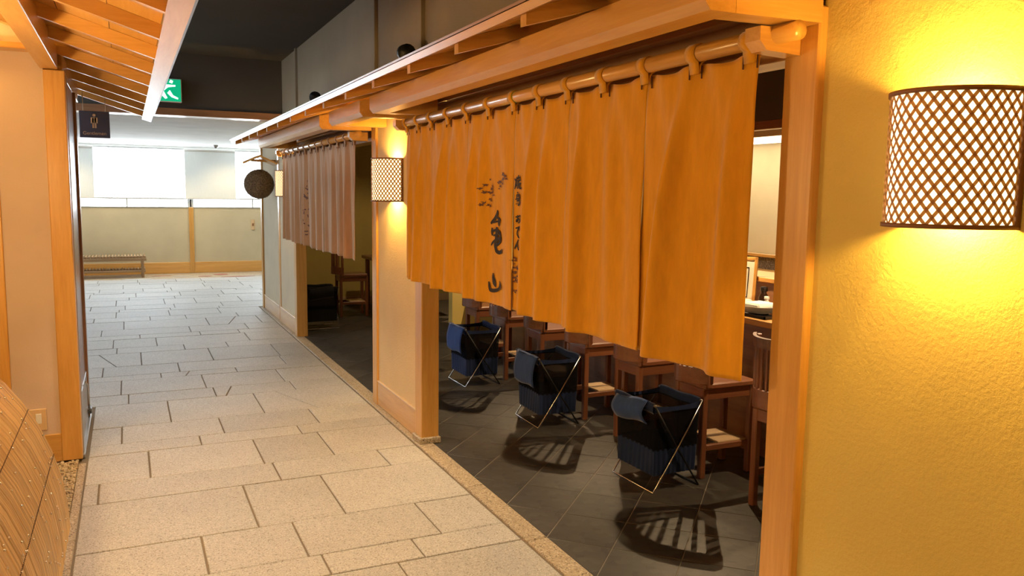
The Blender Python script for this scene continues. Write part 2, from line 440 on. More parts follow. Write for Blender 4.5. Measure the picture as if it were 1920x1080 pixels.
w4 = struct('window_4', B(-5.29, 6.2, .75, -5.21, 7.6, .79).box(-5.29, 6.2, 2.16, -5.21, 7.6, 2.2).box(-5.29, 6.2, .79, -5.21, 6.24, 2.16).box(-5.29, 7.56, .79, -5.21, 7.6, 2.16), 'white_plastic', label='window at the end of the side passage')  # unseen window, added to bring daylight onto the farther curtain
obj('pane', B(-5.253, 6.24, .79, -5.247, 7.56, 2.16), 'pane', w4)
struct('ceiling', B(-5.2, 5.95, FZ+.3, -1.7, HY+.1, FZ+.4), 'ceiling_dark', label='dark ceiling over the side passage')
struct('wall_side', B(5.2, 10.85, -.06, 5.3, FAR_Y+.1, FZ+.1), 'plaster_white')

# right-hand wall: plaster panels, posts, skirting
WX = 1.57
RW = [(-2.5, 1.535, 'amber plaster wall panel carrying the nearest lattice lamp'), (4.62, 5.50, 'plaster pier between the two curtained doorways'), (8.56, 9.50, 'plaster panel carrying the farthest lattice lamp'), (9.6, 10.75, 'plaster panel at the far corner of the corridor')]
for a, b, lab in RW:
    struct('wall_right', B(WX, a, 0, 1.64, b, 2.25), 'plaster_beige' if a < 0 else 'plaster_pier' if a < 6 else 'plaster_far', label=lab)  # one plaster; lamplight and daylight put into each panel's colour
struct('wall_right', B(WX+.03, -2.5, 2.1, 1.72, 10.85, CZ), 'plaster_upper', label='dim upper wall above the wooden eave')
posts = [(1.525, 1.64, 1.545), (4.51, 4.63, 1.55), (5.49, 5.60, 1.555), (8.46, 8.57, 1.55), (9.50, 9.60, 1.562), (10.74, 10.85, 1.55)]
plabs = ['wooden post at the right end of the orange curtain', 'wooden post at the left end of the orange curtain', 'wooden post at the right end of the second curtain', 'wooden post at the left end of the second curtain', 'thin wooden batten past the second curtain', 'wooden post at the far corner']
for k, ((a, b, x), lab) in enumerate(zip(posts, plabs)):
    struct('trim_%d' % (k+2), B(x, a, .03 if k in (1,) else 0, 1.66, b, 1.97 if k in (0, 1, 2, 3) else 2.28, .004), 'hinoki_z', label=lab)
tag(obj('footing_stone', B(1.535, 4.495, 0, 1.67, 4.645, .04, .006), 'kerb_stone'), 'small pebbly footing stone under the left post of the orange curtain', 'stone', None)
for k, y in enumerate((4.62, 5.6, 8.5)):
    struct('trim_%d' % (k+10), B(WX+.005, y-.02, 2.1, WX+.04, y+.02, CZ, .003), 'plaster_upper', label='vertical batten on the dim upper wall')
for a, b in ((4.63, 5.49), (8.57, 9.5), (9.6, 10.74)):
    sk = struct('baseboard_right', B(1.560, a, .006, 1.60, b, .172, .002), 'hinoki_y', label='wooden skirting board of the right wall')
    obj('cap', B(1.556, a, .172, 1.60, b, .180, .002), 'pale_wood_y', sk)
# lintels over the doorways and the outer shell of the rooms
for a, b in ((1.64, 4.51), (5.6, 8.46)):
    struct('wall_lintel', B(1.60, a, 1.89, 1.70, b, 2.25), 'lintel_brown', label='brown lintel above a curtained doorway')
    struct('trim_14' if a < 2 else 'trim_15', B(1.595, a, 1.865, 1.70, b, 1.892, .003), 'hinoki_y', label='wooden lintel rail above a curtained doorway')
for n_, (a, b) in enumerate(((1.64, 4.51), (5.6, 8.46))):
    struct('trim_%d' % (42+n_), B(1.552, a, 1.99, 1.60, b, 2.20, .003), 'brown_wood_y', label='ledger board where the eave meets the wall above a doorway')
struct('wall_end', B(1.66, 10.75, -.06, 5.6, 10.85, FZ+.02), 'plaster_beige', label='end wall of the second restaurant')
struct('wall_room', B(1.64, 1.0, -.06, 5.6, 1.1, 2.6), 'kitchen_wall', label='near wall inside the first restaurant')
struct('wall_room', B(2.9, 7.5, -.06, 5.6, 7.6, 2.6), 'plaster_beige', label='partition between the two restaurants')
struct('wall_room', B(5.5, 1.0, -.06, 5.6, 10.8, 2.6), 'kitchen_wall', label='back wall of the kitchen')
struct('ceiling', B(1.70, 1.0, 2.42, 5.6, 10.8, 2.5), 'room_dark', label='dark ceiling inside the restaurants')

# far window wall
def far_wall():
    struct('wall_far', B(-5.2, FAR_Y, -.06, 5.2, FAR_Y+.12, 1.19), 'plaster_wainscot', label='beige panelled wall under the far windows')
    struct('wall_far', B(-5.2, FAR_Y, 2.24, 5.2, FAR_Y+.12, FZ+.1), 'plaster_white', label='white strip above the far windows')
    struct('baseboard_far', B(-5.2, FAR_Y-.02, 0, 5.2, FAR_Y+.01, .20, .003), 'hinoki_x')
    for k, x in enumerate((-3.3, -1.13, 1.045, 3.22)):
        struct('trim_%d' % (20+k), B(x-.04, FAR_Y-.03, 0, x+.04, FAR_Y+.01, 1.19, .004), 'hinoki_z', label='slim wooden post on the far panelled wall')
    for n, (x0, x1) in enumerate(((-5.2, -1.13), (-1.13, 1.045), (1.045, 5.2))):
        w = struct('window_%d' % (n+1), B(x0, FAR_Y-.012, 1.185, x1, FAR_Y+.1, 1.20).box(x0, FAR_Y+.02, 1.335, x1, FAR_Y+.08, 1.36).box(x0, FAR_Y+.02, 2.22, x1, FAR_Y+.08, 2.245), 'frame_grey', label='bright window band with white blinds')
        obj('pane', B(x0, FAR_Y+.05, 1.2, x1, FAR_Y+.056, 1.335), 'pane', w)
        obj('pane', B(x0, FAR_Y+.05, 1.36, x1, FAR_Y+.056, 2.22), 'pane', w)
        xs = [x0+.02, x1-.02]+[x for x in (-4, -3, -2.1, .0, 2.13, 3.1, 4) if x0+.2 < x < x1-.2]
        for x in xs:
            wd = .012 if x not in (x0+.02, x1-.02) else .03
            obj('mullion', B(x-wd, FAR_Y+.03, 1.19, x+wd, FAR_Y+.07, 1.345), 'frame_grey', w)
        if n == 1: pass
    for k, (x0, x1, lab) in enumerate(((-3.6, -2.4, 'white roller blind out of the way at the left of the far windows'), (-1.1, -.5, 'white roller blind left of the brightest far window'), (.96, 1.83, 'white roller blind between the two bright far windows'), (3.3, 4.2, 'white roller blind at the right end of the far windows'))):
        t = thing('roller_blind', lab, 'blind', ((x0+x1)/2, FAR_Y-.03, 1.36), 0, 'roller blinds of the far windows')
        wpart('cloth', B(x0, FAR_Y-.034, 1.36, x1, FAR_Y-.030, 2.2), 'blind_cloth', t)
        wpart('bottom_bar', B(x0, FAR_Y-.04, 1.345, x1, FAR_Y-.024, 1.365, .003), 'white_plastic', t)
        wpart('roller', MB().tube([(x0, FAR_Y-.032, 2.215), (x1, FAR_Y-.032, 2.215)], .022, 10), 'white_plastic', t)
far_wall()

# ------------------------------------------------------------------ left side: pier, sliding door, panelled wall
struct('trim_30', B(-.372, 4.945, .012, -.272, 5.03, 2.115, .004), 'hinoki_z', label='wooden post at the end of the left plaster wall')
struct('trim_31', B(-.70, 4.945, .012, -.592, 4.99, 2.2, .004), 'hinoki_z', label='second wooden post of the left plaster wall')
lw = struct('wall_left', B(-1.15, 4.955, 0, -.372, 4.99, 2.2), 'plaster_left', label='peach plaster panel facing the camera behind the bamboo screen')
struct('baseboard_left', B(-.592, 4.945, .012, -.372, 4.96, .168, .003), 'hinoki_x')
struct('trim_32', B(-1.15, 4.84, 2.195, -.38, 4.97, 2.225, .004), 'hinoki_x', label='thin rail on top of the left plaster panel')
d1 = struct('door_1', B(-.36, 5.035, .02, -.285, 5.94, 2.1, .003), 'brown_wood_z', label='dark brown sliding door seen edge on at the left')
obj('frame_strip', B(-.290, 5.03, .02, -.268, 5.065, 2.1, .003), 'grey_metal', d1)
obj('frame_strip', B(-.365, 5.88, .02, -.270, 5.955, 2.1, .003), 'brown_wood_z', d1)
obj('kick_plate', B(-.290, 5.07, .02, -.279, 5.87, .32, .002), 'grey_metal', d1)
obj('floor_track', B(-.30, 5.0, 0, -.262, 5.96, .022, .003), 'grey_metal', d1)
obj('latch', B(-.285, 5.80, .05, -.255, 5.88, .085, .004), 'steel_dark', d1)
obj('pull_bar', MB().tube([(-.268, 5.48, .33), (-.262, 5.55, .30), (-.262, 5.66, .18), (-.264, 5.74, .09)], .005, 6), 'chrome', d1, True)
ol = thing('wall_outlet', 'ivory wall outlet low on the left plaster panel', 'outlet', (-.475, 4.95, .2))
wpart('plate', B(-.515, 4.944, .195, -.435, 4.956, .315, .003), 'pale_wood_z', ol)
wpart('socket', B(-.487, 4.940, .235, -.460, 4.946, .29, .002), 'white_plastic', ol)

# gravel bed
def gravel():
    mb = MB(); random.seed(3)
    ico = []
    t = (1+5**.5)/2
    iv = [(-1, t, 0), (1, t, 0), (-1, -t, 0), (1, -t, 0), (0, -1, t), (0, 1, t), (0, -1, -t), (0, 1, -t), (t, 0, -1), (t, 0, 1), (-t, 0, -1), (-t, 0, 1)]
    fi = [(0, 11, 5), (0, 5, 1), (0, 1, 7), (0, 7, 10), (0, 10, 11), (1, 5, 9), (5, 11, 4), (11, 10, 2), (10, 7, 6), (7, 1, 8), (3, 9, 4), (3, 4, 2), (3, 2, 6), (3, 6, 8), (3, 8, 9), (4, 9, 5), (2, 4, 11), (6, 2, 10), (8, 6, 7), (9, 8, 1)]
    for _ in range(6500):
        x = random.uniform(-.72, -.297); y = random.uniform(3.1, 4.94)
        r = random.uniform(.0028, .0055); a = random.uniform(0, PI); c, s_ = math.cos(a), math.sin(a); f = random.uniform(.6, 1)
        z = random.uniform(.004, .012)
        mb.add([(x+r*(c*p[0]-s_*p[1]*f), y+r*(s_*p[0]+c*p[1]*f), z+r*p[2]*.7) for p in iv], fi)
    g = obj('gravel_bed', mb, 'pebble', None, True)
    tag(g, 'pale yellow gravel strip beside the bamboo screen', 'gravel', None, 'stuff')
    obj('bed', B(-1.15, -2.4, -.012, -.294, 4.94, .004), 'pebble', g)
gravel(); random.seed(11)

# ------------------------------------------------------------------ curved bamboo screen
def bamboo():
    Y0, Y1 = 1.9, 3.965
    t = thing('bamboo_screen', 'curved bamboo slat screen against the left wall', 'bamboo fence', (-.6, 3.0, .0))
    A_, B_ = .73, .95
    def prof(a, o=0): return (-.282-A_*(1-math.cos(a))+o*math.cos(a)*1.0, B_*math.sin(a)+o*math.sin(a))
    K = 11; aa = [1.45*i/K for i in range(K+1)]
    wobs = []
    for v in range(5):
        mb = MB(); random.seed(50+v)
        w = .0066*random.uniform(.92, 1.02); th = .006
        ph = random.uniform(0, 6); am = random.uniform(.0003, .0011)
        rows = []
        for i, a in enumerate(aa):
            wy = am*math.sin(ph+i*.8)
            o0 = prof(a, -th); o1 = prof(a, 0); o2 = prof(a, .0018)
            rows.append([(o0[0], -w+wy, o0[1]), (o1[0], -w+wy, o1[1]), (o2[0], wy, o2[1]), (o1[0], w+wy, o1[1]), (o0[0], w+wy, o0[1])])
        vs = [p for r in rows for p in r]
        fs = [(i*5+j, i*5+j+1, (i+1)*5+j+1, (i+1)*5+j) for i in range(K) for j in range(4)]+[(0, 1, 2, 3, 4), tuple(K*5+j for j in range(4, -1, -1))]
        mb.add(vs, fs)
        me = mb.mesh('bamboo_slat', (-.6, 0, 0), True); me.materials.append(M['bamboo_a']); wobs.append(me)
    random.seed(21)
    y = Y1; n = 0
    while y > Y0:
        o = bpy.data.objects.new('bamboo_slat', random.choice(wobs)); COL.objects.link(o); o.parent = t
        o.location = (random.uniform(-.0015, .0015), y-3.0, 0); o.rotation_euler = (random.uniform(-.0035, .0035), 0, 0)
        y -= .0142+(random.random() < .12)*.004; n += 1
    # dark inner sheet, rails, stitching, nails
    mb = MB()
    vs = []
    for a in aa:
        p = prof(a, -.012); vs += [(p[0], Y0, p[1]), (p[0], Y1, p[1])]
    mb.add(vs, [(2*i, 2*i+1, 2*i+3, 2*i+2) for i in range(K)])
    wpart('backing', mb, 'bamboo_edge', t)
    for a in (.37, .62, .95):
        mb = MB(); yy = Y0
        while yy < Y1:
            p = prof(a, .0022); mb.box(p[0]-.002, yy, p[1]-.0016, p[0]+.0012, yy+.0045, p[1]+.0016); yy += .0142
        tag(wpart('lashing', mb, 'cord_dark', t), 'dotted stitching', None, None, 'stuff')
    mb = MB(); random.seed(5)
    for _ in range(230):
        a = random.uniform(.05, 1.2); p = prof(a, .003); mb.sphere((p[0], random.uniform(Y0, Y1-.01), p[1]), .0042, 7, 4)
    tag(wpart('nail_heads', mb, 'nail', t, True), 'small shiny nail heads', None, None, 'stuff')
bamboo(); random.seed(12)

# ------------------------------------------------------------------ wooden eaves
def slope_box(mb, x0, z0, x1, z1, y0, y1, h):
    """plank whose lower edge runs (x0,z0)->(x1,z1), height h, between y0 and y1"""
    return mb.extrude([(x0, z0), (x1, z1), (x1, z1+h), (x0, z0+h)], 'y', y0, y1)
def right_eave():
    t = thing('eave', 'long wooden eave with rafters over the curtained doorways on the right', 'eave', (1.3, 5.0, 1.93))
    E0, E1 = .75, 8.75
    zl = lambda x: 1.958+.30*(x-1.0)         # underside of the rafters
    me = None
    ysr = [.55+.5*k for k in range(17)]
    mb = slope_box(MB(), .995, zl(.995), 1.548, zl(1.548), -.018, .018, .045)
    me = mb.mesh('rafter', (1.3, 0, 1.93)); me.materials.append(M['hinoki_x'])
    for y in ysr:
        o = bpy.data.objects.new('rafter', me); COL.objects.link(o); o.parent = t; o.location = (0, y-5.0, 0)
    wpart('fascia', MB().extrude([(.978, 1.984), (.994, 1.989), (.987, 2.011), (.971, 2.006)], 'y', -.5, E1), 'hinoki_y', t)
    wpart('fascia_cap', MB().extrude([(.966, 2.007), (1.01, 2.020), (1.008, 2.027), (.964, 2.014)], 'y', -.5, E1+.02), 'brown_wood_y', t)
    xb = [.99, 1.13, 1.27, 1.41, 1.548]
    for a, b in zip(xb, xb[1:]):
        wpart('roof_board', slope_box(MB(), a+.001, zl(a)+.046, b-.001, zl(b)+.046, -.5, E1, .012), 'hinoki_y', t)
    # three box frames carried on bracket arms
    for y0, y1 in ((1.515, 4.30), (4.50, 5.26), (5.55, 8.35)):
        bp = [(1.185, 1.942), (1.203, 1.920), (1.275, 1.920), (1.275, 2.025), (1.185, 2.008)]
        wpart('eave_beam', MB().extrude(bp, 'y', y0, y1), 'hinoki_y', t)
        for ya, yb in ((y0, y0+.075), (y1-.075, y1)):
            ap = [(1.276, 1.920), (1.542, 1.925), (1.542, 2.10), (1.276, 2.025)]
            wpart('bracket_arm', MB().extrude(ap, 'y', ya, yb), 'hinoki_x', t)
right_eave()
def left_eave():
    t = thing('eave', 'wooden eave with rafters hanging in at the upper left', 'eave', (-.3, 4.5, 2.1))
    zl = lambda x: 2.055-.31*(x-.15)
    me1 = slope_box(MB(), -.80, zl(-.80), .145, zl(.145), -.016, .016, .055).mesh('rafter', (-.3, 0, 2.1)); me1.materials.append(M['hinoki_x'])
    me2 = slope_box(MB(), -.362, zl(-.362), .145, zl(.145), -.016, .016, .055).mesh('rafter', (-.3, 0, 2.1)); me2.materials.append(M['hinoki_x'])
    for k in range(13):
        y = .85+.51*k
        o = bpy.data.objects.new('rafter', me1 if y < 4.9 else me2); COL.objects.link(o); o.parent = t; o.location = (0, y-4.5, 0)
    wpart('fascia', MB().extrude([(.130, 2.052), (.196, 2.032), (.214, 2.090), (.148, 2.110)], 'y', .2, 7.15), 'hinoki_y', t)
    wpart('fascia_cap', MB().extrude([(.14, 2.113), (.224, 2.087), (.228, 2.100), (.144, 2.126)], 'y', .2, 7.18), 'grey_metal', t)
    xb = [-.80, -.61, -.365, -.23, -.04, .14]
    for a, b in zip(xb, xb[1:]):
        wpart('roof_board', slope_box(MB(), a+.0012, zl(a)+.056, b-.0012, zl(b)+.056, .2, 4.92 if a < -.4 else 7.15, .016), 'hinoki_y', t)
    wpart('wall_beam', B(-.385, .2, 2.118, -.302, 4.95, 2.235, .003), 'hinoki_y', t)
    wpart('wall_beam', B(-.36, 5.03, 2.10, -.285, 6.55, 2.215, .003), 'hinoki_y', t)
left_eave()

# ------------------------------------------------------------------ curtains
def ss(a, b, x):
    t = min(1, max(0, (x-a)/(b-a))); return t*t*(3-2*t)
RZ = 1.902                                  # rod axis height
NX = 1.47                                   # rod axis distance
def noren(bounds, gaps, label, rodlabel, amp, zig, pinch, seedv, rod_mat, y_rod, ridges=(), cloth='noren_cloth'):
    R_ = random.Random(seedv)
    y_mid = (bounds[0]+bounds[-1])/2
    t = thing('noren_curtain', label, 'curtain', (NX, y_mid, 1.0), 0, 'split curtains over the doorways')
    coef = [(R_.uniform(.7, 1.2)*R_.choice((1, -1)), R_.uniform(0, 6.28), R_.uniform(.5, 1), R_.uniform(0, 6.28), R_.uniform(-.12, .12)) for _ in bounds]
    def disp(k, u, t_, y):
        a1, p1, a2, p2, dr = coef[k]
        rid = 0
        for (ya, yb, w, am) in ridges:
            c_ = ya+(yb-ya)*t_; ww = w*(.9+.8*t_)
            if abs(y-c_) < 3*ww: rid += 2.5*am*math.exp(-((y-c_)/ww)**2)*ss(-.05, .5, t_)
        dist = min(u, 1-u)*(bounds[k+1]-bounds[k])
        we = 1-(1-.4*ss(.22, .5, t_))*math.exp(-(dist/.05)**2)
        uu = u+dr*t_*.6
        f1 = amp*(a1*math.sin(2*PI*uu*1.0+p1)+.55*a2*math.sin(2*PI*uu*2+p2)+.10*math.sin(2*PI*uu*4.3+p1*2))
        f1 *= .22+.78*ss(0, .75, t_)
        s = (u*2) % 1
        s = (s+.12*math.sin(k*1.7)+.06*t_) % 1
        p_ = .70
        saw = 1-2*s/p_ if s < p_ else -1+2*ss(p_, 1, s)
        f2 = zig*(.40+.60*t_)*saw*(.85+.25*math.sin(k*2.1+u*3))
        # tucks that run down from each loop
        f3 = -pinch*math.exp(-t_*4.5)*(math.cos(2*PI*2*u)*.5+.5)**3 + pinch*.35*math.exp(-t_*5)*math.sin(2*PI*(4*u+2*t_))
        return -(f1*we+f2*we+f3+rid)
    def surf(y, z, o=0):
        k = max(i for i in range(len(bounds)-1) if bounds[i] <= y+1e-9)
        u = (y-bounds[k])/(bounds[k+1]-bounds[k]); t_ = (1.872-z)/.872
        return NX-.004+disp(k, u, t_, y)-o
    for k in range(len(bounds)-1):
        a, b = bounds[k], bounds[k+1]
        e0 = gaps[k]; e1 = gaps[k+1]
        zb = 1.010+R_.uniform(-.004, .006)
        def fn(u, v):
            y = a+(b-a)*u
            sag = .014*(math.sin(2*PI*u)**2)
            zt = 1.874-sag
            z = zt+(zb-zt)*v
            t_ = (1.872-z)/.872
            slit = ss(.28, .9, v)
            y += slit*(e0*(1-u)-e1*u)
            return (NX-.004+disp(k, u, t_, y), y, z)
        me = MB().grid(fn, 52, 60)
        p = wpart('cloth_panel', me, cloth, t, True)
        md = p.modifiers.new('cloth', 'SOLIDIFY'); md.thickness = .0022
    # loops
    loops = [bounds[0]+.02]+[y for k in range(len(bounds)-1) for y in ((bounds[k]+bounds[k+1])/2, bounds[k+1])]
    loops[-1] -= .02
    for y in loops:
        w = .021; mb = MB(); pts = []
        for i in range(13):
            ang = -PI/2+.35+(2*PI-.7)*i/12
            pts.append((NX+.0275*math.cos(ang), RZ+.0275*math.sin(ang)))
        pts = [(NX-.006, 1.845)]+[(NX-.009, 1.868)]+pts[::-1][:]+[(NX+.002, 1.868), (NX+.0, 1.85)]
        n = len(pts)
        vs = [(x, y-w, z) for x, z in pts]+[(x, y+w, z) for x, z in pts]
        mb.add(vs, [(i, i+1, n+i+1, n+i) for i in range(n-1)])
        lp = wpart('loop', mb, cloth, t, True)
        md = lp.modifiers.new('cloth', 'SOLIDIFY'); md.thickness = .003
        sb = MB()
        for sgn in (-1, 1): sb.box(surf(min(max(y+sgn*w*.8, bounds[0]), bounds[-1]-.001), 1.845, .008), y+sgn*w-.0012, 1.832, surf(min(max(y+sgn*w*.8, bounds[0]), bounds[-1]-.001), 1.845, .004), y+sgn*w+.0012, 1.868)
        tag(wpart('stitching', sb, 'thread', t, grand=lp), None, None, None, 'stuff')
    # rod with its two bracket blocks
    r = thing('curtain_rod', rodlabel, 'curtain rod', (NX, y_mid, RZ))
    wpart('pole', MB().tube([(NX, y_rod[0], RZ), (NX, y_rod[1], RZ)], .0235, 16), rod_mat, r, True)
    for y in (bounds[0]-.045, bounds[-1]+.05):
        bl = [(1.413, 1.919), (1.544, 1.919), (1.544, 1.858), (1.436, 1.862), (1.413, 1.885)]
        wpart('bracket_block', MB().extrude(bl, 'y', y-.03, y+.025), 'hinoki_x', r)
    return t, surf
n1, surf1 = noren([1.66, 2.15, 2.64, 3.10, 3.62, 4.12, 4.55], [0, -.013, 0, -.008, .024, .004, 0], 'long orange split curtain with brushed black characters over the near doorway',
                  'smooth wooden rod carrying the near orange curtain', .013, .0, .019, 4, 'hinoki_y', (1.515, 4.66),
                  [(1.72, 1.75, .028, .014), (1.94, 2.05, .03, .020), (2.35, 2.30, .04, .010), (2.53, 2.53, .024, .018), (2.79, 2.80, .03, .014), (2.91, 2.96, .026, .012), (3.42, 3.43, .028, .012), (3.53, 3.55, .02, .013), (3.80, 3.84, .03, .010), (3.92, 3.98, .025, .014), (4.25, 4.33, .028, .014), (4.44, 4.46, .02, .010)])
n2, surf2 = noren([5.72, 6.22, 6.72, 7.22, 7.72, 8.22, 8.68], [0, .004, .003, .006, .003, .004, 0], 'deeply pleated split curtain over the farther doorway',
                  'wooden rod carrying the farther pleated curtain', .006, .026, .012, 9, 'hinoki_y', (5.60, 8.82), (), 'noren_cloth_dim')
rod1 = [o for o in bpy.data.objects if o.name == 'curtain_rod'][0]
wpart('band', MB().tube([(NX, 3.105, RZ), (NX, 3.125, RZ)], .0255, 14), 'black_metal', rod1)
wpart('marking_ring', MB().tube([(NX, 3.075, RZ), (NX, 3.103, RZ)], .0242, 14), 'knob_green', rod1)  # yellow-green highlight on the rod, put in as a coloured ring
# brush lettering, drawn in pixels of a crop and laid on the cloth
def ink(root, surf, strokes, name, dx=0, mat='ink', sc=4.32, ox=890, oy=310, k=None):
    mb = MB(); L_ = tuple(root.location)
    for st in strokes:
        pts = []
        for i in range(len(st)-1):
            (x0, y0, w0), (x1, y1, w1) = st[i], st[i+1]
            n = max(2, int(math.hypot(x1-x0, y1-y0)/6))
            for j in range(n): f = j/n; pts.append((x0+(x1-x0)*f, y0+(y1-y0)*f, w0+(w1-w0)*f))
        pts.append(st[-1])
        if len(pts) > 4:
            for _ in range(2): pts = [pts[0]]+[tuple((pts[i-1][q]+2*pts[i][q]+pts[i+1][q])/4 for q in range(3)) for i in range(1, len(pts)-1)]+[pts[-1]]
        P3 = [(*on_x(ox+x/sc, oy+y/sc, NX), w) for x, y, w in pts]
        vs = []; n = len(P3); CR = [q/4-1 for q in range(9)] if max(p[2] for p in P3) > 7 else (-1, 0, 1)
        for i, (y, z, w) in enumerate(P3):
            a = P3[max(0, i-1)]; b = P3[min(n-1, i+1)]
            ty, tz = b[0]-a[0], b[1]-a[1]; l = math.hypot(ty, tz) or 1
            hw = w/sc*.00285
            for sgn in CR:
                yy = y-tz/l*hw*sgn*1.25; zz = z+ty/l*hw*sgn
                vs.append((surf(yy, zz, .0045), yy, zz))
        m_ = len(CR)
        mb.add(vs, [(m_*i+j, m_*i+j+1, m_*i+j+m_+1, m_*i+j+m_) for i in range(n-1) for j in range(m_-1)])
    return wpart(name, mb, mat, root)
KAME = [[(186, 362, 5), (184, 392, 13), (165, 430, 12), (140, 458, 11), (128, 470, 8)],
        [(176, 415, 7), (205, 445, 12), (190, 470, 10), (198, 492, 7)],
        [(150, 462, 5), (178, 455, 6), (200, 450, 6)],
        [(140, 505, 8), (137, 540, 13), (143, 568, 9)],
        [(178, 500, 10), (176, 550, 15), (172, 600, 16), (164, 650, 15), (172, 695, 14), (195, 710, 13), (217, 698, 12), (222, 678, 5)],
        [(142, 535, 6), (170, 522, 9), (196, 535, 9), (206, 560, 9), (196, 590, 8), (165, 606, 9), (140, 630, 9), (130, 648, 5)],
        [(150, 570, 5), (178, 560, 6), (200, 556, 6)],
        [(180, 610, 6), (208, 580, 10), (205, 615, 12), (178, 645, 10), (160, 655, 6)]]
YAMA = [[(149, 872, 4), (148, 905, 15), (156, 945, 22), (168, 985, 6)],
        [(113, 940, 6), (116, 975, 12), (120, 1008, 13), (150, 1016, 13), (185, 1010, 11), (197, 985, 8), (200, 950, 6)],
        [(196, 938, 5), (206, 975, 9), (208, 1012, 5)]]
YAKI = [[(328, 108, 5), (338, 128, 7)], [(352, 92, 4), (338, 130, 7), (334, 165, 7), (326, 192, 4)], [(338, 155, 4), (346, 172, 6)],
        [(362, 78, 4), (360, 110, 7)], [(346, 108, 4), (376, 98, 6)], [(350, 128, 4), (378, 118, 6)], [(364, 118, 5), (352, 150, 6)],
        [(346, 158, 4), (380, 146, 6)], [(358, 158, 5), (350, 190, 7)], [(370, 152, 5), (368, 185, 7), (382, 192, 5), (384, 178, 3)]]
TORI = [[(352, 215, 4), (348, 228, 6)], [(340, 236, 4), (342, 268, 6)], [(342, 240, 4), (364, 236, 6), (362, 262, 6)], [(344, 252, 3), (360, 250, 4)], [(330, 276, 4), (372, 264, 6)],
        [(340, 290, 4), (368, 282, 6), (368, 310, 7), (356, 326, 5), (348, 318, 3)], [(338, 304, 4), (336, 318, 5)], [(348, 302, 3), (350, 312, 5)]]
O_ = [[(332, 420, 4), (362, 412, 6)], [(346, 402, 4), (346, 440, 7), (342, 460, 5), (330, 452, 4), (340, 438, 4), (362, 434, 6), (366, 455, 6), (352, 468, 4)], [(364, 402, 4), (374, 416, 6)]]
DE = [[(330, 510, 4), (366, 498, 7), (346, 525, 6), (340, 555, 6), (350, 580, 6), (362, 590, 4)], [(362, 520, 3), (366, 530, 5)], [(370, 512, 3), (374, 522, 5)]]
NN = [[(352, 600, 4), (336, 640, 6), (322, 680, 7), (332, 655, 4), (344, 645, 5), (348, 670, 6), (354, 688, 6), (366, 680, 5), (374, 660, 3)]]
for ch_ in (KAME, YAMA, YAKI, TORI, O_, DE, NN): ink(n1, surf1, ch_, 'brush_character')
def leaves(clusters, seedv):
    R_ = random.Random(seedv); out = []
    for x0, y0, x1, y1, n, r in clusters:
        for _ in range(n):
            x = R_.uniform(x0, x1); y = R_.uniform(y0, y1); a0 = R_.uniform(0, 6)
            for q in range(R_.choice((3, 4, 5))):
                a = a0+q*2*PI/5; l = r*R_.uniform(.6, 1.2)
                out.append([(x, y, 3), (x+l*.6*math.cos(a), y+l*.7*math.sin(a), 4.5), (x+l*math.cos(a), y+l*math.sin(a), 1)])
    return out
tag(ink(n1, surf1, leaves([(80, 140, 160, 245, 12, 13), (115, 110, 145, 140, 2, 12), (82, 250, 135, 340, 6, 13), (185, 130, 235, 215, 7, 12), (215, 65, 285, 120, 7, 14)], 2), 'leaf_motif', mat='thread'), 'printed leaf sprays', None, None, 'stuff')
tag(ink(n1, surf1, leaves([(306, 738, 335, 800, 5, 10), (312, 820, 362, 960, 16, 11), (320, 1000, 350, 1035, 3, 9)], 3), 'leaf_motif', mat='thread'), 'printed leaf sprays', None, None, 'stuff')
def lettering2():
    R_ = random.Random(8); st = []
    for _ in range(26):
        st.append((7.45+R_.uniform(-.04, .05), R_.uniform(1.05, 1.62), R_.uniform(.008, .02), R_.uniform(0, 3.1)))
    mb = MB()
    for y, z, r, a in st:
        vs = []
        for i in range(5):
            f = i/4-.5
            for sgn in (-1, 1):
                yy = y+r*2*f*math.cos(a)-sgn*.005*math.sin(a); zz = z+r*2*f*math.sin(a)+sgn*.005*math.cos(a)
                vs.append((surf2(yy, zz, .004), yy, zz))
        mb.add(vs, [(2*i, 2*i+1, 2*i+3, 2*i+2) for i in range(4)])
    tag(wpart('leaf_motif', mb, 'thread', n2), 'printed leaf sprays', None, None, 'stuff')
lettering2()

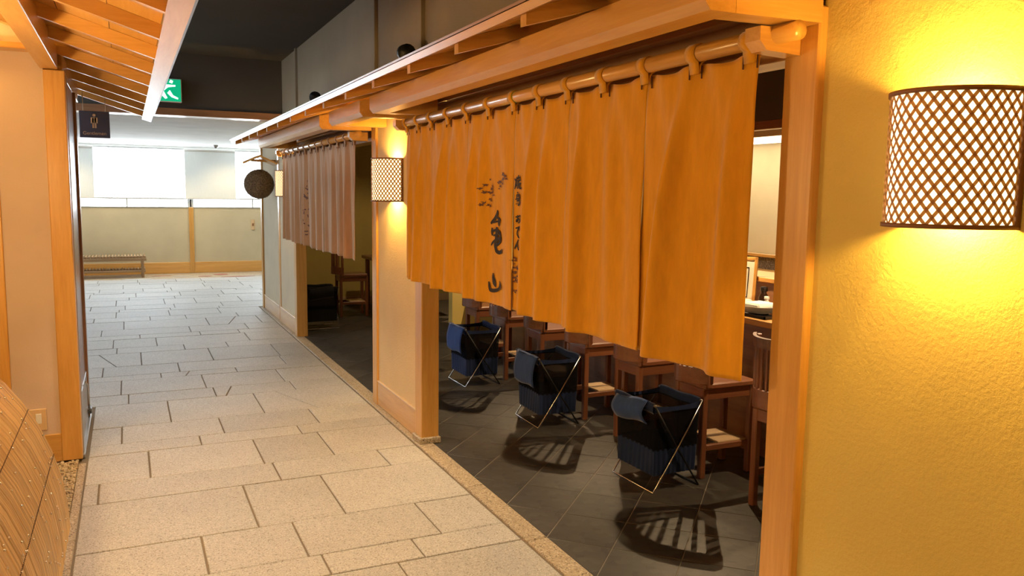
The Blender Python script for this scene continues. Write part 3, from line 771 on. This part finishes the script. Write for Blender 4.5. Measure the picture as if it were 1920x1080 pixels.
# ------------------------------------------------------------------ lattice wall lamps
def half_ring(a, b, n):
    pts = [(-b*math.sin(PI*i/200), -a*math.cos(PI*i/200)) for i in range(201)]
    cum = [0]
    for p, q in zip(pts, pts[1:]): cum.append(cum[-1]+math.hypot(q[0]-p[0], q[1]-p[1]))
    def at(s):
        s = min(max(s, 0), cum[-1]); lo = 0
        import bisect
        i = min(max(bisect.bisect(cum, s)-1, 0), 199); f = (s-cum[i])/(cum[i+1]-cum[i])
        x = pts[i][0]+(pts[i+1][0]-pts[i][0])*f; y = pts[i][1]+(pts[i+1][1]-pts[i][1])*f
        tx, ty = pts[i+1][0]-pts[i][0], pts[i+1][1]-pts[i][1]; l = math.hypot(tx, ty)
        return x, y, -ty/l*1.0, tx/l       # point and outward normal
    return at, cum[-1]
LZ0, LZ1 = 1.448, 1.716
def make_lamp(label, power):
    t = thing('wall_lamp', label, 'lamp', (WX, 0, LZ0), 0, 'lattice wall lamps')
    H_ = LZ1-LZ0; a, b = .128, .165
    at, Ltot = half_ring(a, b, 200)
    at2, L2 = half_ring(a-.006, b-.006, 200)
    def fn(u, v):
        x, y, nx, ny = at2(u*L2); return (x-.001, y, .004+(H_-.008)*v)
    obj('paper_liner', MB().grid(fn, 40, 4), 'lamp_paper', t, True)
    mb = MB(); step = .022; slope = 1.386
    sw = .0031
    n = int((Ltot+H_/slope)/step)+2
    for sgn in (1, -1):
        for k in range(-1, n):
            s0 = k*step-H_/slope+.004; pts = []
            K = 22
            for i in range(K+1):
                z = H_*i/K; s = s0+z/slope
                if -1e-6 <= s <= Ltot+1e-6: pts.append((s if sgn > 0 else Ltot-s, z))
            if len(pts) < 2: continue
            vs = []
            for s, z in pts:
                for d in (-1, 1):
                    x, y, nx, ny = at(s+d*sw*.9*(1 if sgn > 0 else -1)); zz = min(max(z-d*sw*.62, 0), H_)
                    vs.append((x+nx*.0014*(1 if sgn > 0 else .2), y+ny*.0014*(1 if sgn > 0 else .2), zz))
            mb.add(vs, [(2*i, 2*i+1, 2*i+3, 2*i+2) for i in range(len(pts)-1)])
    obj('lattice', mb, 'lattice', t)
    for z0, z1 in ((-.003, .006), (H_-.006, H_+.003)):
        mb = MB(); pts = [at(Ltot*i/40) for i in range(41)]
        vs = []
        for x, y, nx, ny in pts:
            vs += [(x+nx*.004, y+ny*.004, z0), (x+nx*.004, y+ny*.004, z1), (x-nx*.004, y-ny*.004, z1), (x-nx*.004, y-ny*.004, z0)]
        mb.add(vs, [(4*i+j, 4*i+(j+1) % 4, 4*i+4+(j+1) % 4, 4*i+4+j) for i in range(40) for j in range(4)])
        obj('rim', mb, 'rim', t, True)
    for s in (-1, 1):
        obj('side_frame', B(-.014, s*a-.005, 0, -.001, s*a+.005, H_, .002), 'rim', t)
    obj('back_plate', B(-.012, -.05, .03, -.001, .05, H_-.03, .003), 'white_plastic', t)
    obj('light_bulb', MB().sphere((-.075, 0, H_*.5), .026, 12, 8), 'bulb', t, True)
    return t
LAMPS = [(1.138, 'nearest wall lamp with a diamond lattice shade, on the amber wall at the right', 13.0), (5.05, 'wall lamp with a lattice shade on the pier between the two curtains', 17.0), (8.76, 'farthest wall lamp with a lattice shade, beyond the pleated curtain', 9.0)]
lamp0 = None
for y, lab, pw in LAMPS:
    if lamp0 is None: lamp0 = make_lamp(lab, pw); l_ = lamp0
    else: l_ = copy_tree(lamp0); l_['label'] = lab
    l_.location = (WX, y, LZ0)
    for dz in (.045, .222):
        light('lamp_light', 'POINT', (WX-.075, y, LZ0+dz), pw, WARM, .02)
# two unseen lamps assumed on the opposite wall, added to light curtain and eave
for k, (y, pw) in enumerate(((.6, 36), (3.25, 70))):
    l_ = copy_tree(lamp0); l_.location = (-1.15, y, LZ0); l_.rotation_euler = (0, 0, PI); l_['label'] = ['wall lamp on the left wall beside the photographer', 'wall lamp on the left wall above the bamboo screen'][k]
    light('lamp_light', 'POINT', (-.90, y, LZ0+.13), pw, (1, .66, .26), .1)  # fill light added in front of each assumed lamp

# ------------------------------------------------------------------ signs, ball, ceiling bits
ex = thing('exit_sign', 'green and white emergency exit sign under the dark header', 'sign', (.35, HY-.06, 2.41))
wpart('housing', B(.10, HY-.09, 2.41, .56, HY-.03, 2.65, .006), 'white_plastic', ex)
fc = wpart('face', B(.108, HY-.094, 2.418, .552, HY-.089, 2.642), 'exit_green', ex)
mb = MB()
for poly in ([(.14, 2.43), (.33, 2.43), (.33, 2.63), (.14, 2.63)], [(.345, 2.50), (.40, 2.44), (.42, 2.45), (.385, 2.52), (.43, 2.56), (.50, 2.57), (.50, 2.585), (.42, 2.585), (.36, 2.57)], [(.42, 2.50), (.46, 2.46), (.52, 2.44), (.525, 2.455), (.475, 2.48), (.445, 2.53)], [(.44, 2.61), (.47, 2.60), (.48, 2.625), (.455, 2.637)]):
    mb.extrude(poly, 'y', HY-.097, HY-.093)
wpart('running_figure', mb, 'exit_white', ex)
wpart('hanger', MB().tube([(.33, HY-.06, 2.65), (.33, HY-.06, CZ)], .008, 8), 'steel_dark', ex)

rs = thing('restroom_sign', 'dark blue restroom sign with a standing figure hanging from the left eave', 'sign', (-.185, 6.5, 1.86))
wpart('board', B(-.281, 6.495, 1.858, -.090, 6.507, 2.042, .002), 'sign_blue', rs)
mb = MB(); fx, fz = -.187, 1.925
mb.lathe([(0.0001, 0), (.009, .004), (.0105, .011), (.007, .018), (0.0001, .02)], 12)
mb.v = [(fx+v[0], 6.494+v[1]*.1, fz+.078+v[2]) for v in mb.v]
for poly in ([(-.019, .072), (-.022, .068), (-.022, .032), (-.016, .032), (-.0145, .058), (-.013, .058), (-.013, 0), (-.002, 0), (-.002, .036), (.002, .036), (.002, 0), (.013, 0), (.013, .058), (.0145, .058), (.016, .032), (.022, .032), (.022, .068), (.019, .072)],):
    n = len(poly); 
    for a, b in (((-.022, .032), (-.0155, .072)), ((.0155, .032), (.022, .072)), ((-.013, 0), (-.002, .072)), ((.002, 0), (.013, .072)), ((-.016, .036), (.016, .074))):
        mb.box(fx+a[0], 6.4925, fz+a[1], fx+b[0], 6.4955, fz+b[1], .0005)
wpart('figure', mb, 'sign_gold', rs)
def flat_text(body, size, loc, mat, root):
    cu = bpy.data.curves.new('lettering', 'FONT'); cu.body = body; cu.size = size; cu.extrude = .0006; cu.align_x = 'CENTER'
    to = bpy.data.objects.new('tmp', cu); COL.objects.link(to)
    dg = bpy.context.evaluated_depsgraph_get(); me = bpy.data.meshes.new_from_object(to.evaluated_get(dg))
    bpy.data.objects.remove(to)
    o = bpy.data.objects.new('lettering', me); COL.objects.link(o); me.materials.clear(); me.materials.append(M[mat])
    o.parent = root; o.location = Vector(loc)-root.location; o.rotation_euler = (PI/2, 0, 0)
    return o
flat_text('Gentlemen', .033, (-.187, 6.4935, 1.878), 'sign_gold', rs)
for x in (-.255, -.115): wpart('hanger', MB().tube([(x, 6.5, 2.04), (x, 6.5, 2.17)], .003, 6), 'chrome', rs)

cb = thing('cedar_ball', 'round brown cedar ball hanging before the far wall lamp', 'ornament', (1.382, 9.75, 1.415))
def ballfn(u, v):
    th = 2*PI*u; ph = PI*v
    r = .166*(1+.012*math.sin(23*th+7*ph)*math.sin(19*ph))
    return (1.382+r*math.sin(ph)*math.cos(th), 9.75+r*math.sin(ph)*math.sin(th), 1.581-r*math.cos(ph))
wpart('ball', MB().grid(ballfn, 64, 36), 'cedar', cb, True)
mb = MB(); R_ = random.Random(4)
for _ in range(1500):
    z = R_.uniform(-1, 1); a = R_.uniform(0, 2*PI); q = math.sqrt(1-z*z); n = Vector((q*math.cos(a), q*math.sin(a), z))
    p = Vector((1.382, 9.75, 1.581))+n*.163; tn = n.orthogonal().normalized(); w = n.cross(tn)
    mb.add([p+tn*.0025, p-tn*.0012+w*.002, p-tn*.0012-w*.002, p+n*R_.uniform(.008, .016)], [(0, 1, 3), (1, 2, 3), (2, 0, 3)])
tag(wpart('cedar_tips', mb, 'cedar', cb), 'cut cedar needle tips', None, None, 'stuff')
wpart('cord', MB().tube([(1.382, 9.75, 1.73), (1.382, 9.75, 1.86)], .004, 6), 'cord_dark', cb)
br = thing('ball_roof', 'little gabled wooden roof above the cedar ball', 'roof', (1.40, 9.75, 1.80))
for s, (x0, x1) in ((-1, (1.19, 1.375)), (1, (1.375, 1.565))):
    zz = (1.80, 1.885) if s < 0 else (1.885, 1.80)
    wpart('roof_board', slope_box(MB(), x0, zz[0], x1, zz[1], 9.58, 9.92, .022), 'hinoki_x', br)
wpart('wall_arm', B(1.30, 9.735, 1.835, 1.575, 9.765, 1.862, .003), 'hinoki_x', br)
sm = thing('smoke_detector', 'small grey smoke detector on the low white ceiling', 'detector', (1.42, 15.0, FZ))
wpart('body', MB().lathe([(.03, FZ-.045), (.05, FZ-.03), (.055, FZ)], 16, (1.42, 15.0)), 'grey_metal', sm)
wpart('grille', MB().lathe([(.018, FZ-.055), (.024, FZ-.045)], 12, (1.42, 15.0)), 'steel_dark', sm)
sw = thing('switch_plate', 'small wooden switch plate on the far corner wall', 'switch', (2.1, FAR_Y, .75))
sw.location = (2.11, FAR_Y-.01, .80)
wpart('plate', B(2.085, FAR_Y-.012, .78, 2.155, FAR_Y, .97, .003), 'pale_wood_z', sw)
wpart('rocker', B(2.105, FAR_Y-.018, .85, 2.135, FAR_Y-.010, .90, .002), 'rim', sw)
for k, (y, lab) in enumerate(((4.52, 'black spotlight peeking over the eave, the nearer one'), (7.0, 'black spotlight peeking over the eave, the farther one'))):
    sp = thing('spotlight', lab, 'spotlight', (1.48, y, 2.212), 0, 'black spotlights on the eave')
    obj('head', MB().tube([(-.02, -.02, .075), (-.0, .10, .095)], [.05, .045], 14), 'black_metal', sp, True)
    obj('stem', MB().tube([(.01, .05, -.02), (.01, .05, .06)], .012, 8), 'black_metal', sp)
    obj('base', B(-.04, .01, -.035, .06, .09, -.012, .004), 'black_metal', sp)

# ------------------------------------------------------------------ bench by the window
bn = thing('slatted_bench', 'low slatted wooden bench against the wall under the far windows', 'bench', (-.25, 15.45, 0))
sl = B(-.012, -.22, 0, .012, .22, .035, .004).mesh('seat_slat'); sl.materials.append(M['bench_wood_y'])
sl2 = B(-.010, -.19, 0, .010, .19, .022, .003).mesh('shelf_slat'); sl2.materials.append(M['bench_wood_y'])
x = -1.15
while x < .27:
    o = bpy.data.objects.new('seat_slat', sl); COL.objects.link(o); o.parent = bn; o.location = (x+.25, 0, .335)
    o = bpy.data.objects.new('shelf_slat', sl2); COL.objects.link(o); o.parent = bn; o.location = (x+.25, 0, .125)
    x += .0495
for y in (15.25, 15.65):
    wpart('rail', B(-1.16, y-.018, .285, .27, y+.018, .334, .004), 'bench_wood_x', bn)
    wpart('rail', B(-1.14, y-.015, .09, .25, y+.015, .125, .004), 'bench_wood_x', bn)
    for xx in (-1.1, .205): wpart('leg', B(xx-.022, y-.022, 0, xx+.022, y+.022, .335, .004), 'bench_wood_z', bn)

# ------------------------------------------------------------------ chairs
def arc(x_end, bulge, hw, n=12, off=0):
    return [(x_end-(bulge+off)*(1-(2*i/n-1)**2), hw*(2*i/n-1)) for i in range(n+1)]
def curved_rail(mb, x_end, bulge, hw, z0, z1, th, lean=0):
    p = arc(x_end, bulge, hw); n = len(p); vs = []
    for x, y in p:
        vs += [(x, y, z0), (x-th, y, z0), (x-th-lean, y, z1), (x-lean, y, z1)]
    fs = [(4*i+j, 4*i+(j+1) % 4, 4*i+4+(j+1) % 4, 4*i+4+j) for i in range(n-1) for j in range(4)]
    fs += [(0, 1, 2, 3), tuple(4*(n-1)+j for j in (3, 2, 1, 0))]
    return mb.add(vs, fs)
def make_chair(label):
    t = thing('counter_chair', label, 'chair', (0, 0, 0), 0, 'chairs along the counter')
    hw = .148
    obj('seat', B(-.175, -hw+.012, .488, .165, hw-.012, .522, .008), 'chair_wood_x', t)
    for s in (-1, 1):
        obj('leg', B(-.175, s*.11-.0165, 0, -.14, s*.11+.0165, .49, .004), 'chair_wood_z', t)
        obj('leg', B(.14, s*.11-.0165, 0, .175, s*.11+.0165, .49, .004), 'chair_wood_z', t)
        obj('apron', B(-.14, s*.11-.011, .43, .14, s*.11+.011, .488, .002), 'chair_wood_x', t)
        obj('stretcher', B(-.14, s*.11-.012, .15, .14, s*.11+.012, .182, .003), 'chair_wood_x', t)
        obj('back_post', B(-.160, s*(hw-.011)-.011, .50, -.132, s*(hw-.011)+.011, .85, .003), 'chair_wood_z', t)
    obj('apron', B(-.17, -.105, .43, -.15, .105, .488, .002), 'chair_wood_y', t)
    obj('foot_shelf', B(-.05, -.108, .178, .14, .108, .19, .002), 'pale_wood_x', t)
    obj('lower_rail', curved_rail(MB(), -.13, .098, hw, .520, .605, .02), 'chair_wood_y', t)
    obj('top_rail', curved_rail(MB(), -.135, .098, hw+.005, .805, .855, .022, .006), 'chair_wood_y', t)
    for k in range(8):
        f = (k+.5)/8*2-1; y = f*(hw-.018); xx = -.13-.098*(1-(y/hw)**2)
        obj('back_slat', B(xx-.015, y-.0068, .60, xx-.006, y+.0068, .805, .002), 'chair_wood_z', t)
    return t
ords = ['nearest', 'second', 'third', 'fourth', 'fifth', 'sixth', 'seventh']
ch0 = None
for k, y in enumerate((2.86, 3.475, 4.095, 4.715, 5.345, 5.99, 6.585)):
    lab = '%s dark wooden chair with a curved slatted back along the counter' % ords[k] if k == 0 else 'dark wooden counter chair, %s from the right end of the row' % ords[k]
    if ch0 is None: ch0 = make_chair(lab); c = ch0
    else: c = copy_tree(ch0); c['label'] = lab
    c.location = (2.895, y, 0); c.rotation_euler = (0, 0, [.05, -.02, .03, 0, -.03, .02, 0][k])

# ------------------------------------------------------------------ folding luggage baskets
def make_basket(label, flap=0, cm='navy_cloth', cl='navy_light', leg2='black_metal'):
    t = thing('luggage_basket', label, 'basket', (0, 0, 0), 0, 'folding luggage baskets')
    w, l, h = .147, .18, .455           # half width (x), half length (y), height
    def loop(s):
        """U-shaped wire leg: floor bar on side s, rising to the other side's rim"""
        return [(-s*w, -l, h), (s*w*.0, -l, h*.49), (s*w, -l, .006), (s*w, l, .006), (0, l, h*.49), (-s*w, l, h)]
    for s in (-1, 1):
        pts = loop(s); pts = [(x, y*(1 if s < 0 else .965), z) for x, y, z in pts]
        obj('wire_leg', MB().tube(pts, .0046, 8), 'chrome' if s < 0 else leg2, t, True)
    obj('rim_bar', MB().tube([(-w, -l, h), (-w, l, h)], .006, 8), 'chrome' if leg2 == 'chrome' else 'steel_dark', t, True)
    obj('rim_bar', MB().tube([(w, -l, h), (w, l, h)], .006, 8), 'steel_dark', t, True)
    iw, il = w-.006, l-.014
    def sack(u, v):
        a = u*4
        k = int(min(a, 3.9999)); f = a-k
        c = [(-iw, -il), (iw, -il), (iw, il), (-iw, il), (-iw, -il)]
        x = c[k][0]+(c[k+1][0]-c[k][0])*f; y = c[k][1]+(c[k+1][1]-c[k][1])*f
        sg = math.sin(PI*f)*.012*math.sin(PI*v)
        return (x*(1-.06*v)-sg*(1 if x > 0 else -1)*(k % 2), y*(1-.04*v), h-.03-(h-.03-.085)*v)
    obj('net_body', MB().grid(lambda u, v: sack(u, v*.62), 32, 5), 'mesh_net', t, True)
    def low(u, v):
        x, y, z = sack(u, .60+.40*v)
        r = 1+.012*math.sin(u*2*PI*34)*(.3+.7*v); return (x*r, y*r, z)
    b_ = MB().grid(low, 200, 4)
    x0 = iw*.94; y0 = il*.96
    b_.add([(-x0, -y0, .087), (x0, -y0, .087), (x0, y0, .087), (-x0, y0, .087)], [(0, 1, 2, 3)])
    obj('cloth_bottom', b_, cm, t, True)
    hem = MB()
    for s in (-1, 1):
        hem.grid(lambda u, v: (s*(w+.009*math.cos(v*2*PI)), -l+.012+(2*l-.024)*u, h-.015+.028*math.sin(v*2*PI)+.003*math.sin(u*9)), 10, 10)
        hem.grid(lambda u, v: ((-w+2*w*u), s*(il+.004), h-.002-.035*v-.012*math.sin(PI*u)*(1-v)), 10, 2)
    obj('hem', hem, cm, t, True)
    # cover flap folded over the side towards the aisle
    if flap == 0:
        fl = MB().grid(lambda u, v: (-w-.012-.016*math.sin(PI*v)-.012*v, -l+.02+.30*u+.02*v, h+.008-.20*v+.006*math.sin(u*7)), 10, 10)
        f = obj('cover_flap', fl, cl, t, True)
        fl2 = MB().grid(lambda u, v: (-w-.012+.022*v, -l+.02+.30*u, h+.008+.004*math.sin(PI*v)), 10, 4)
        obj('fold', fl2, cl, f, True)
    else:
        fl = MB().grid(lambda u, v: (-w-.010-.035*math.sin(PI*v), -l+.06+.27*u, h+.02-.125*v-.02*u+.006*math.sin(u*6)), 10, 12)
        f = obj('cover_flap', fl, cl, t, True)
        fl2 = MB().grid(lambda u, v: (-w-.010+.02*v, -l+.06+.27*u, h+.02-.02*u-.006*v), 10, 4)
        obj('fold', fl2, cl, f, True)
    for o in list(t.children):
        if o.name.startswith(('cover_flap',)):
            md = o.modifiers.new('cloth', 'SOLIDIFY'); md.thickness = .004
    return t
bk1 = make_basket('navy folding luggage basket, nearest of the three in front of the counter chairs', 1)
bk1.location = (2.50, 3.455, 0); bk1.rotation_euler = (0, 0, .03)
bk2 = make_basket('navy folding luggage basket, middle one of the three in front of the counter chairs', 0)
bk2.location = (2.50, 4.70, 0); bk2.rotation_euler = (0, 0, -.03)
bk3 = copy_tree(bk2); bk3['label'] = 'navy folding luggage basket, farthest of the three, close to the wooden post'
bk3.location = (2.48, 5.92, 0); bk3.rotation_euler = (0, 0, .0)
bk4 = make_basket('black folding luggage basket with a metal frame beside the post of the second doorway', 1, 'black_cloth', 'black_cloth', 'chrome')
bk4.location = (1.90, 9.0, 0); bk4.rotation_euler = (0, 0, PI/2)

# ------------------------------------------------------------------ counter and the things on it
ct = thing('counter', 'long wooden restaurant counter behind the chairs', 'counter', (3.4, 4.4, 0))
wpart('counter_top', B(3.13, 1.15, .795, 3.55, 7.4, .832, .004), 'hinoki_y', ct)
wpart('front_panel', B(3.30, 1.15, 0, 3.34, 7.4, .795), 'brown_wood_y', ct)
wpart('riser', B(3.55, 1.15, 0, 3.58, 7.4, .985), 'brown_wood_y', ct)
wpart('serving_ledge', B(3.53, 1.15, .985, 3.85, 7.4, 1.015, .004), 'hinoki_y', ct)
kb = thing('kitchen_unit', 'kitchen back unit with dark speckled splashback behind the counter', 'kitchen unit', (5.3, 4.4, 0))
wpart('base', B(5.0, 1.15, 0, 5.48, 7.4, .80), 'brown_wood_y', kb)
wpart('worktop', B(4.97, 1.15, .80, 5.48, 7.4, .83, .004), 'hinoki_y', kb)
wpart('splashback', B(5.46, 1.15, .83, 5.49, 7.4, .945), 'granite_dark', kb)
wpart('splashback_cap', B(5.44, 1.15, .945, 5.49, 7.4, .975, .004), 'hinoki_y', kb)
hd = thing('range_hood', 'pale metal hood edge glowing under the dark ceiling of the kitchen', 'hood', (4.9, 4.4, 2.02))
wpart('light_strip', B(4.75, 1.15, 2.01, 5.45, 7.4, 2.03), 'lamp_glow', hd)
wpart('edge', B(4.72, 1.15, 2.0, 4.75, 7.4, 2.09, .003), 'pale_wood_y', hd)
struct('trim_40', B(3.9, 1.1, 1.96, 3.96, 7.5, 2.02, .004), 'chair_wood_y', label='wooden rail of the kitchen screen')
struct('trim_41', B(3.9, 1.1, 2.02, 3.96, 7.5, 2.42), 'room_dark', label='dark soffit above the kitchen screen')
tr_ = thing('serving_tray', 'black lacquer tray at the near end of the counter', 'tray', (3.27, 3.59, .832))
wpart('base', B(3.155, 3.40, .832, 3.385, 3.78, .840, .003), 'black_lacquer', tr_)
for a in ((3.155, 3.40, 3.165, 3.78), (3.375, 3.40, 3.385, 3.78), (3.155, 3.40, 3.385, 3.41), (3.155, 3.77, 3.385, 3.78)):
    wpart('lip', B(a[0], a[1], .832, a[2], a[3], .850, .002), 'black_lacquer', tr_)
nk = obj('folded_napkin', B(3.175, 3.685, .8405, 3.30, 3.765, .853, .003), 'towel'); tag(nk, 'white folded napkin at the far corner of the black tray', 'napkin')
pl = thing('dish', 'wide pale dish holding a folded white towel on the black tray', 'dish', (3.27, 3.57, .840))
wpart('bowl', MB().lathe([(.05, .8405), (.08, .85), (.104, .884), (.108, .888), (.100, .886), (.075, .862), (.0001, .858)], 24, (3.27, 3.57)), 'white_ceramic', pl, True)
wpart('towel', B(3.20, 3.50, .875, 3.34, 3.64, .905, .010), 'towel', pl)
def bottle(x, y, r, h, label, mat, cap):
    t = thing('sauce_bottle', label, 'bottle', (x, y, .832))
    obj('body', MB().lathe([(r*.9, 0), (r, .01), (r, h*.55), (r*.55, h*.72), (r*.5, h*.86)], 16), mat, t, True)
    obj('cap', MB().lathe([(r*.72, h*.80), (r*.75, h*.82), (r*.72, h), (r*.4, h*1.02)], 16), cap, t, True)
bottle(3.47, 3.755, .030, .135, 'dark soy sauce bottle standing behind the dish', 'bottle_dark', 'black_lacquer')
bottle(3.435, 3.69, .020, .085, 'short pale spice shaker beside the dark bottle', 'white_ceramic', 'white_plastic')
cp = thing('chopstick_cup', 'round brown wooden cup at the right of the spice shaker', 'cup', (3.49, 3.64, .832))
wpart('cup', MB().lathe([(.034, .832), (.038, .84), (.04, .925), (.034, .925), (.031, .845)], 18, (3.49, 3.64)), 'chair_wood_z', cp, True)
wpart('chopstick', MB().tube([(3.484, 3.635, .85), (3.474, 3.63, .95)], .003, 6), 'pale_wood_z', cp)
tb = thing('wooden_tub', 'small round wooden tub with a white lid in front of the menu', 'tub', (3.40, 3.845, .832))
wpart('tub', MB().lathe([(.04, .832), (.045, .84), (.046, .872)], 18, (3.40, 3.845)), 'hinoki_z', tb, True)
wpart('lid', MB().lathe([(.048, .872), (.048, .880), (.03, .885)], 18, (3.40, 3.845)), 'white_ceramic', tb, True)
mn = thing('menu_stand', 'framed menu board leaning on the counter beside the curtain edge', 'menu', (3.41, 3.99, .832), 0)
mrot = Matrix.Translation((3.41, 3.99, .834)) @ Matrix.Rotation(-.95, 4, 'Z') @ Matrix.Rotation(-.16, 4, 'X')
def mbox(*a, b=0):
    m_ = MB().box(*a, b, mrot); return m_
wpart('sheet', mbox(-.14, -.002, .02, .14, .004, .29), 'paper', mn)
for a in ((-.155, -.006, 0, .155, .010, .022), (-.155, -.006, .285, .155, .010, .305), (-.155, -.006, 0, -.135, .010, .305), (.135, -.006, 0, .155, .010, .305)):
    wpart('frame', mbox(*a, b=.002), 'hinoki_z', mn)
lm = MB()
for a in ((-.105, -.0035, .05, .105, -.002, .055), (-.105, -.0035, .235, .105, -.002, .240), (-.105, -.0035, .05, -.10, -.002, .24), (.10, -.0035, .05, .105, -.002, .24)): lm.box(*a, 0, mrot)
wpart('printed_border', lm, 'ink', mn)

# second restaurant: dark table and chair by the far wall
dt = thing('dining_table', 'dark dining table standing inside the second restaurant', 'table', (3.05, 9.6, 0))
wpart('table_top', B(2.72, 9.2, .66, 3.4, 10.3, .70, .006), 'chair_wood_y', dt)
for xx in (2.78, 3.34):
    for yy in (9.27, 10.23): wpart('leg', B(xx-.025, yy-.025, 0, xx+.025, yy+.025, .66, .004), 'chair_wood_z', dt)
c = copy_tree(ch0); c['label'] = 'dark wooden chair by the table inside the second restaurant'; c['group'] = 'chairs in the second restaurant'
c.location = (2.75, 8.75, 0); c.rotation_euler = (0, 0, PI/2)
c = copy_tree(ch0); c['label'] = 'dark wooden chair behind the table inside the second restaurant'; c['group'] = 'chairs in the second restaurant'
c.location = (2.45, 9.75, 0); c.rotation_euler = (0, 0, 0)
struct('baseboard_room', B(1.7, 10.735, 0, 5.5, 10.752, .10, .002), 'pale_wood_x')

# ------------------------------------------------------------------ lamps inside and above
def aim(o, target):
    d = Vector(target)-o.location; o.rotation_euler = d.to_track_quat('-Z', 'Y').to_euler()
def down_spot(name, label, loc, target, energy, color, angle=80, blend=.4, soft=.03, group=None, flush=None):
    t = thing(name, label, 'spotlight', loc, 0, group)
    dz = -.10
    if flush:
        obj('ring', MB().lathe([(.040, -.004), (.048, -.004), (.05, 0)], 18), flush, t); obj('lens', MB().lathe([(.036, -.0055), (.036, -.0042)], 18), 'lamp_glow', t); dz = -.02
    else:
        obj('can', MB().lathe([(.045, -.09), (.05, -.085), (.05, 0), (.02, .012)], 16), 'black_metal', t, True)
        obj('lens', MB().lathe([(.036, -.092), (.036, -.0905)], 16), 'lamp_glow', t)
    o = light('spot_light', 'SPOT', (loc[0], loc[1], loc[2]+dz), energy, color, soft, spot_size=math.radians(angle), spot_blend=blend)
    aim(o, target)
IN = (1.0, .70, .38)
for k, y in enumerate((2.86, 4.09, 5.33, 6.57)):  # unseen pendants, assumed from the slatted chair shadows on the floor
    t = thing('pendant_lamp', 'small black pendant lamp hanging over the counter, %s from the near wall' % ords[k], 'lamp', (3.30, y, 1.60), 0, 'pendant lamps over the counter')
    obj('shade', MB().lathe([(.075, .0), (.078, .002), (.035, .10), (.012, .12), (.010, .118), (.032, .097), (.072, .002)], 20, caps=False), 'black_metal', t, True)
    obj('bulb', MB().sphere((0, 0, .045), .016, 10, 6), 'lamp_glow', t, True)
    obj('cord', MB().tube([(0, 0, .12), (0, 0, .82)], .004, 6), 'black_metal', t)
    o = light('pendant_light', 'SPOT', (3.30, y, 1.615), 64, IN, .004, spot_size=math.radians(125), spot_blend=.35)
down_spot('ceiling_spot', 'black ceiling spotlight inside the second restaurant', (3.0, 8.9, 2.405), (2.6, 9.6, .3), 48, IN, 110, .6, .03)  # unseen lamp, added to light the second restaurant
light('kitchen_light', 'AREA', (5.0, 4.2, 1.99), 26, (1, .80, .52), .5, shape='RECTANGLE', size_y=5)
for k, (x, y, e) in enumerate(((.62, .9, 120), (.62, 2.7, 140), (.62, 4.6, 185), (.62, 6.6, 25))):  # unseen downlights, assumed for the warm light in the corridor
    down_spot('ceiling_spot', 'recessed downlight in the dark corridor ceiling, %s row' % ords[k], (x, y, CZ), (x-.0, y+.05, 0), e, (1, .81, .56), 100, .8, .06, 'corridor downlights', 'steel_dark')
# unseen warm cove lamp, assumed above the left plaster panel from its glow
cv = thing('cove_lamp', 'warm lamp tucked above the beam at the upper left corner', 'lamp', (-.75, 4.90, 2.26))
obj('tube', MB().tube([(-.12, 0, 0), (.12, 0, 0)], .012, 10), 'lamp_glow', cv, True)
obj('holder', B(-.13, -.02, -.035, .13, .03, -.012, .003), 'white_plastic', cv)
light('cove_light', 'POINT', (-.72, 4.80, 2.262), 5, WARM, .03)

for k, x in enumerate((-.9, .4, 1.7)):  # unseen washers, added to brighten the beige wall under the windows
    down_spot('ceiling_spot', 'recessed wall washer in the low white ceiling, %s before the far wall' % ['leftmost', 'middle one', 'rightmost'][k], (x, 14.95, FZ), (x, FAR_Y, .75), 66, (1, .76, .44), 95, .9, .06, 'window hall downlights', 'white_plastic')
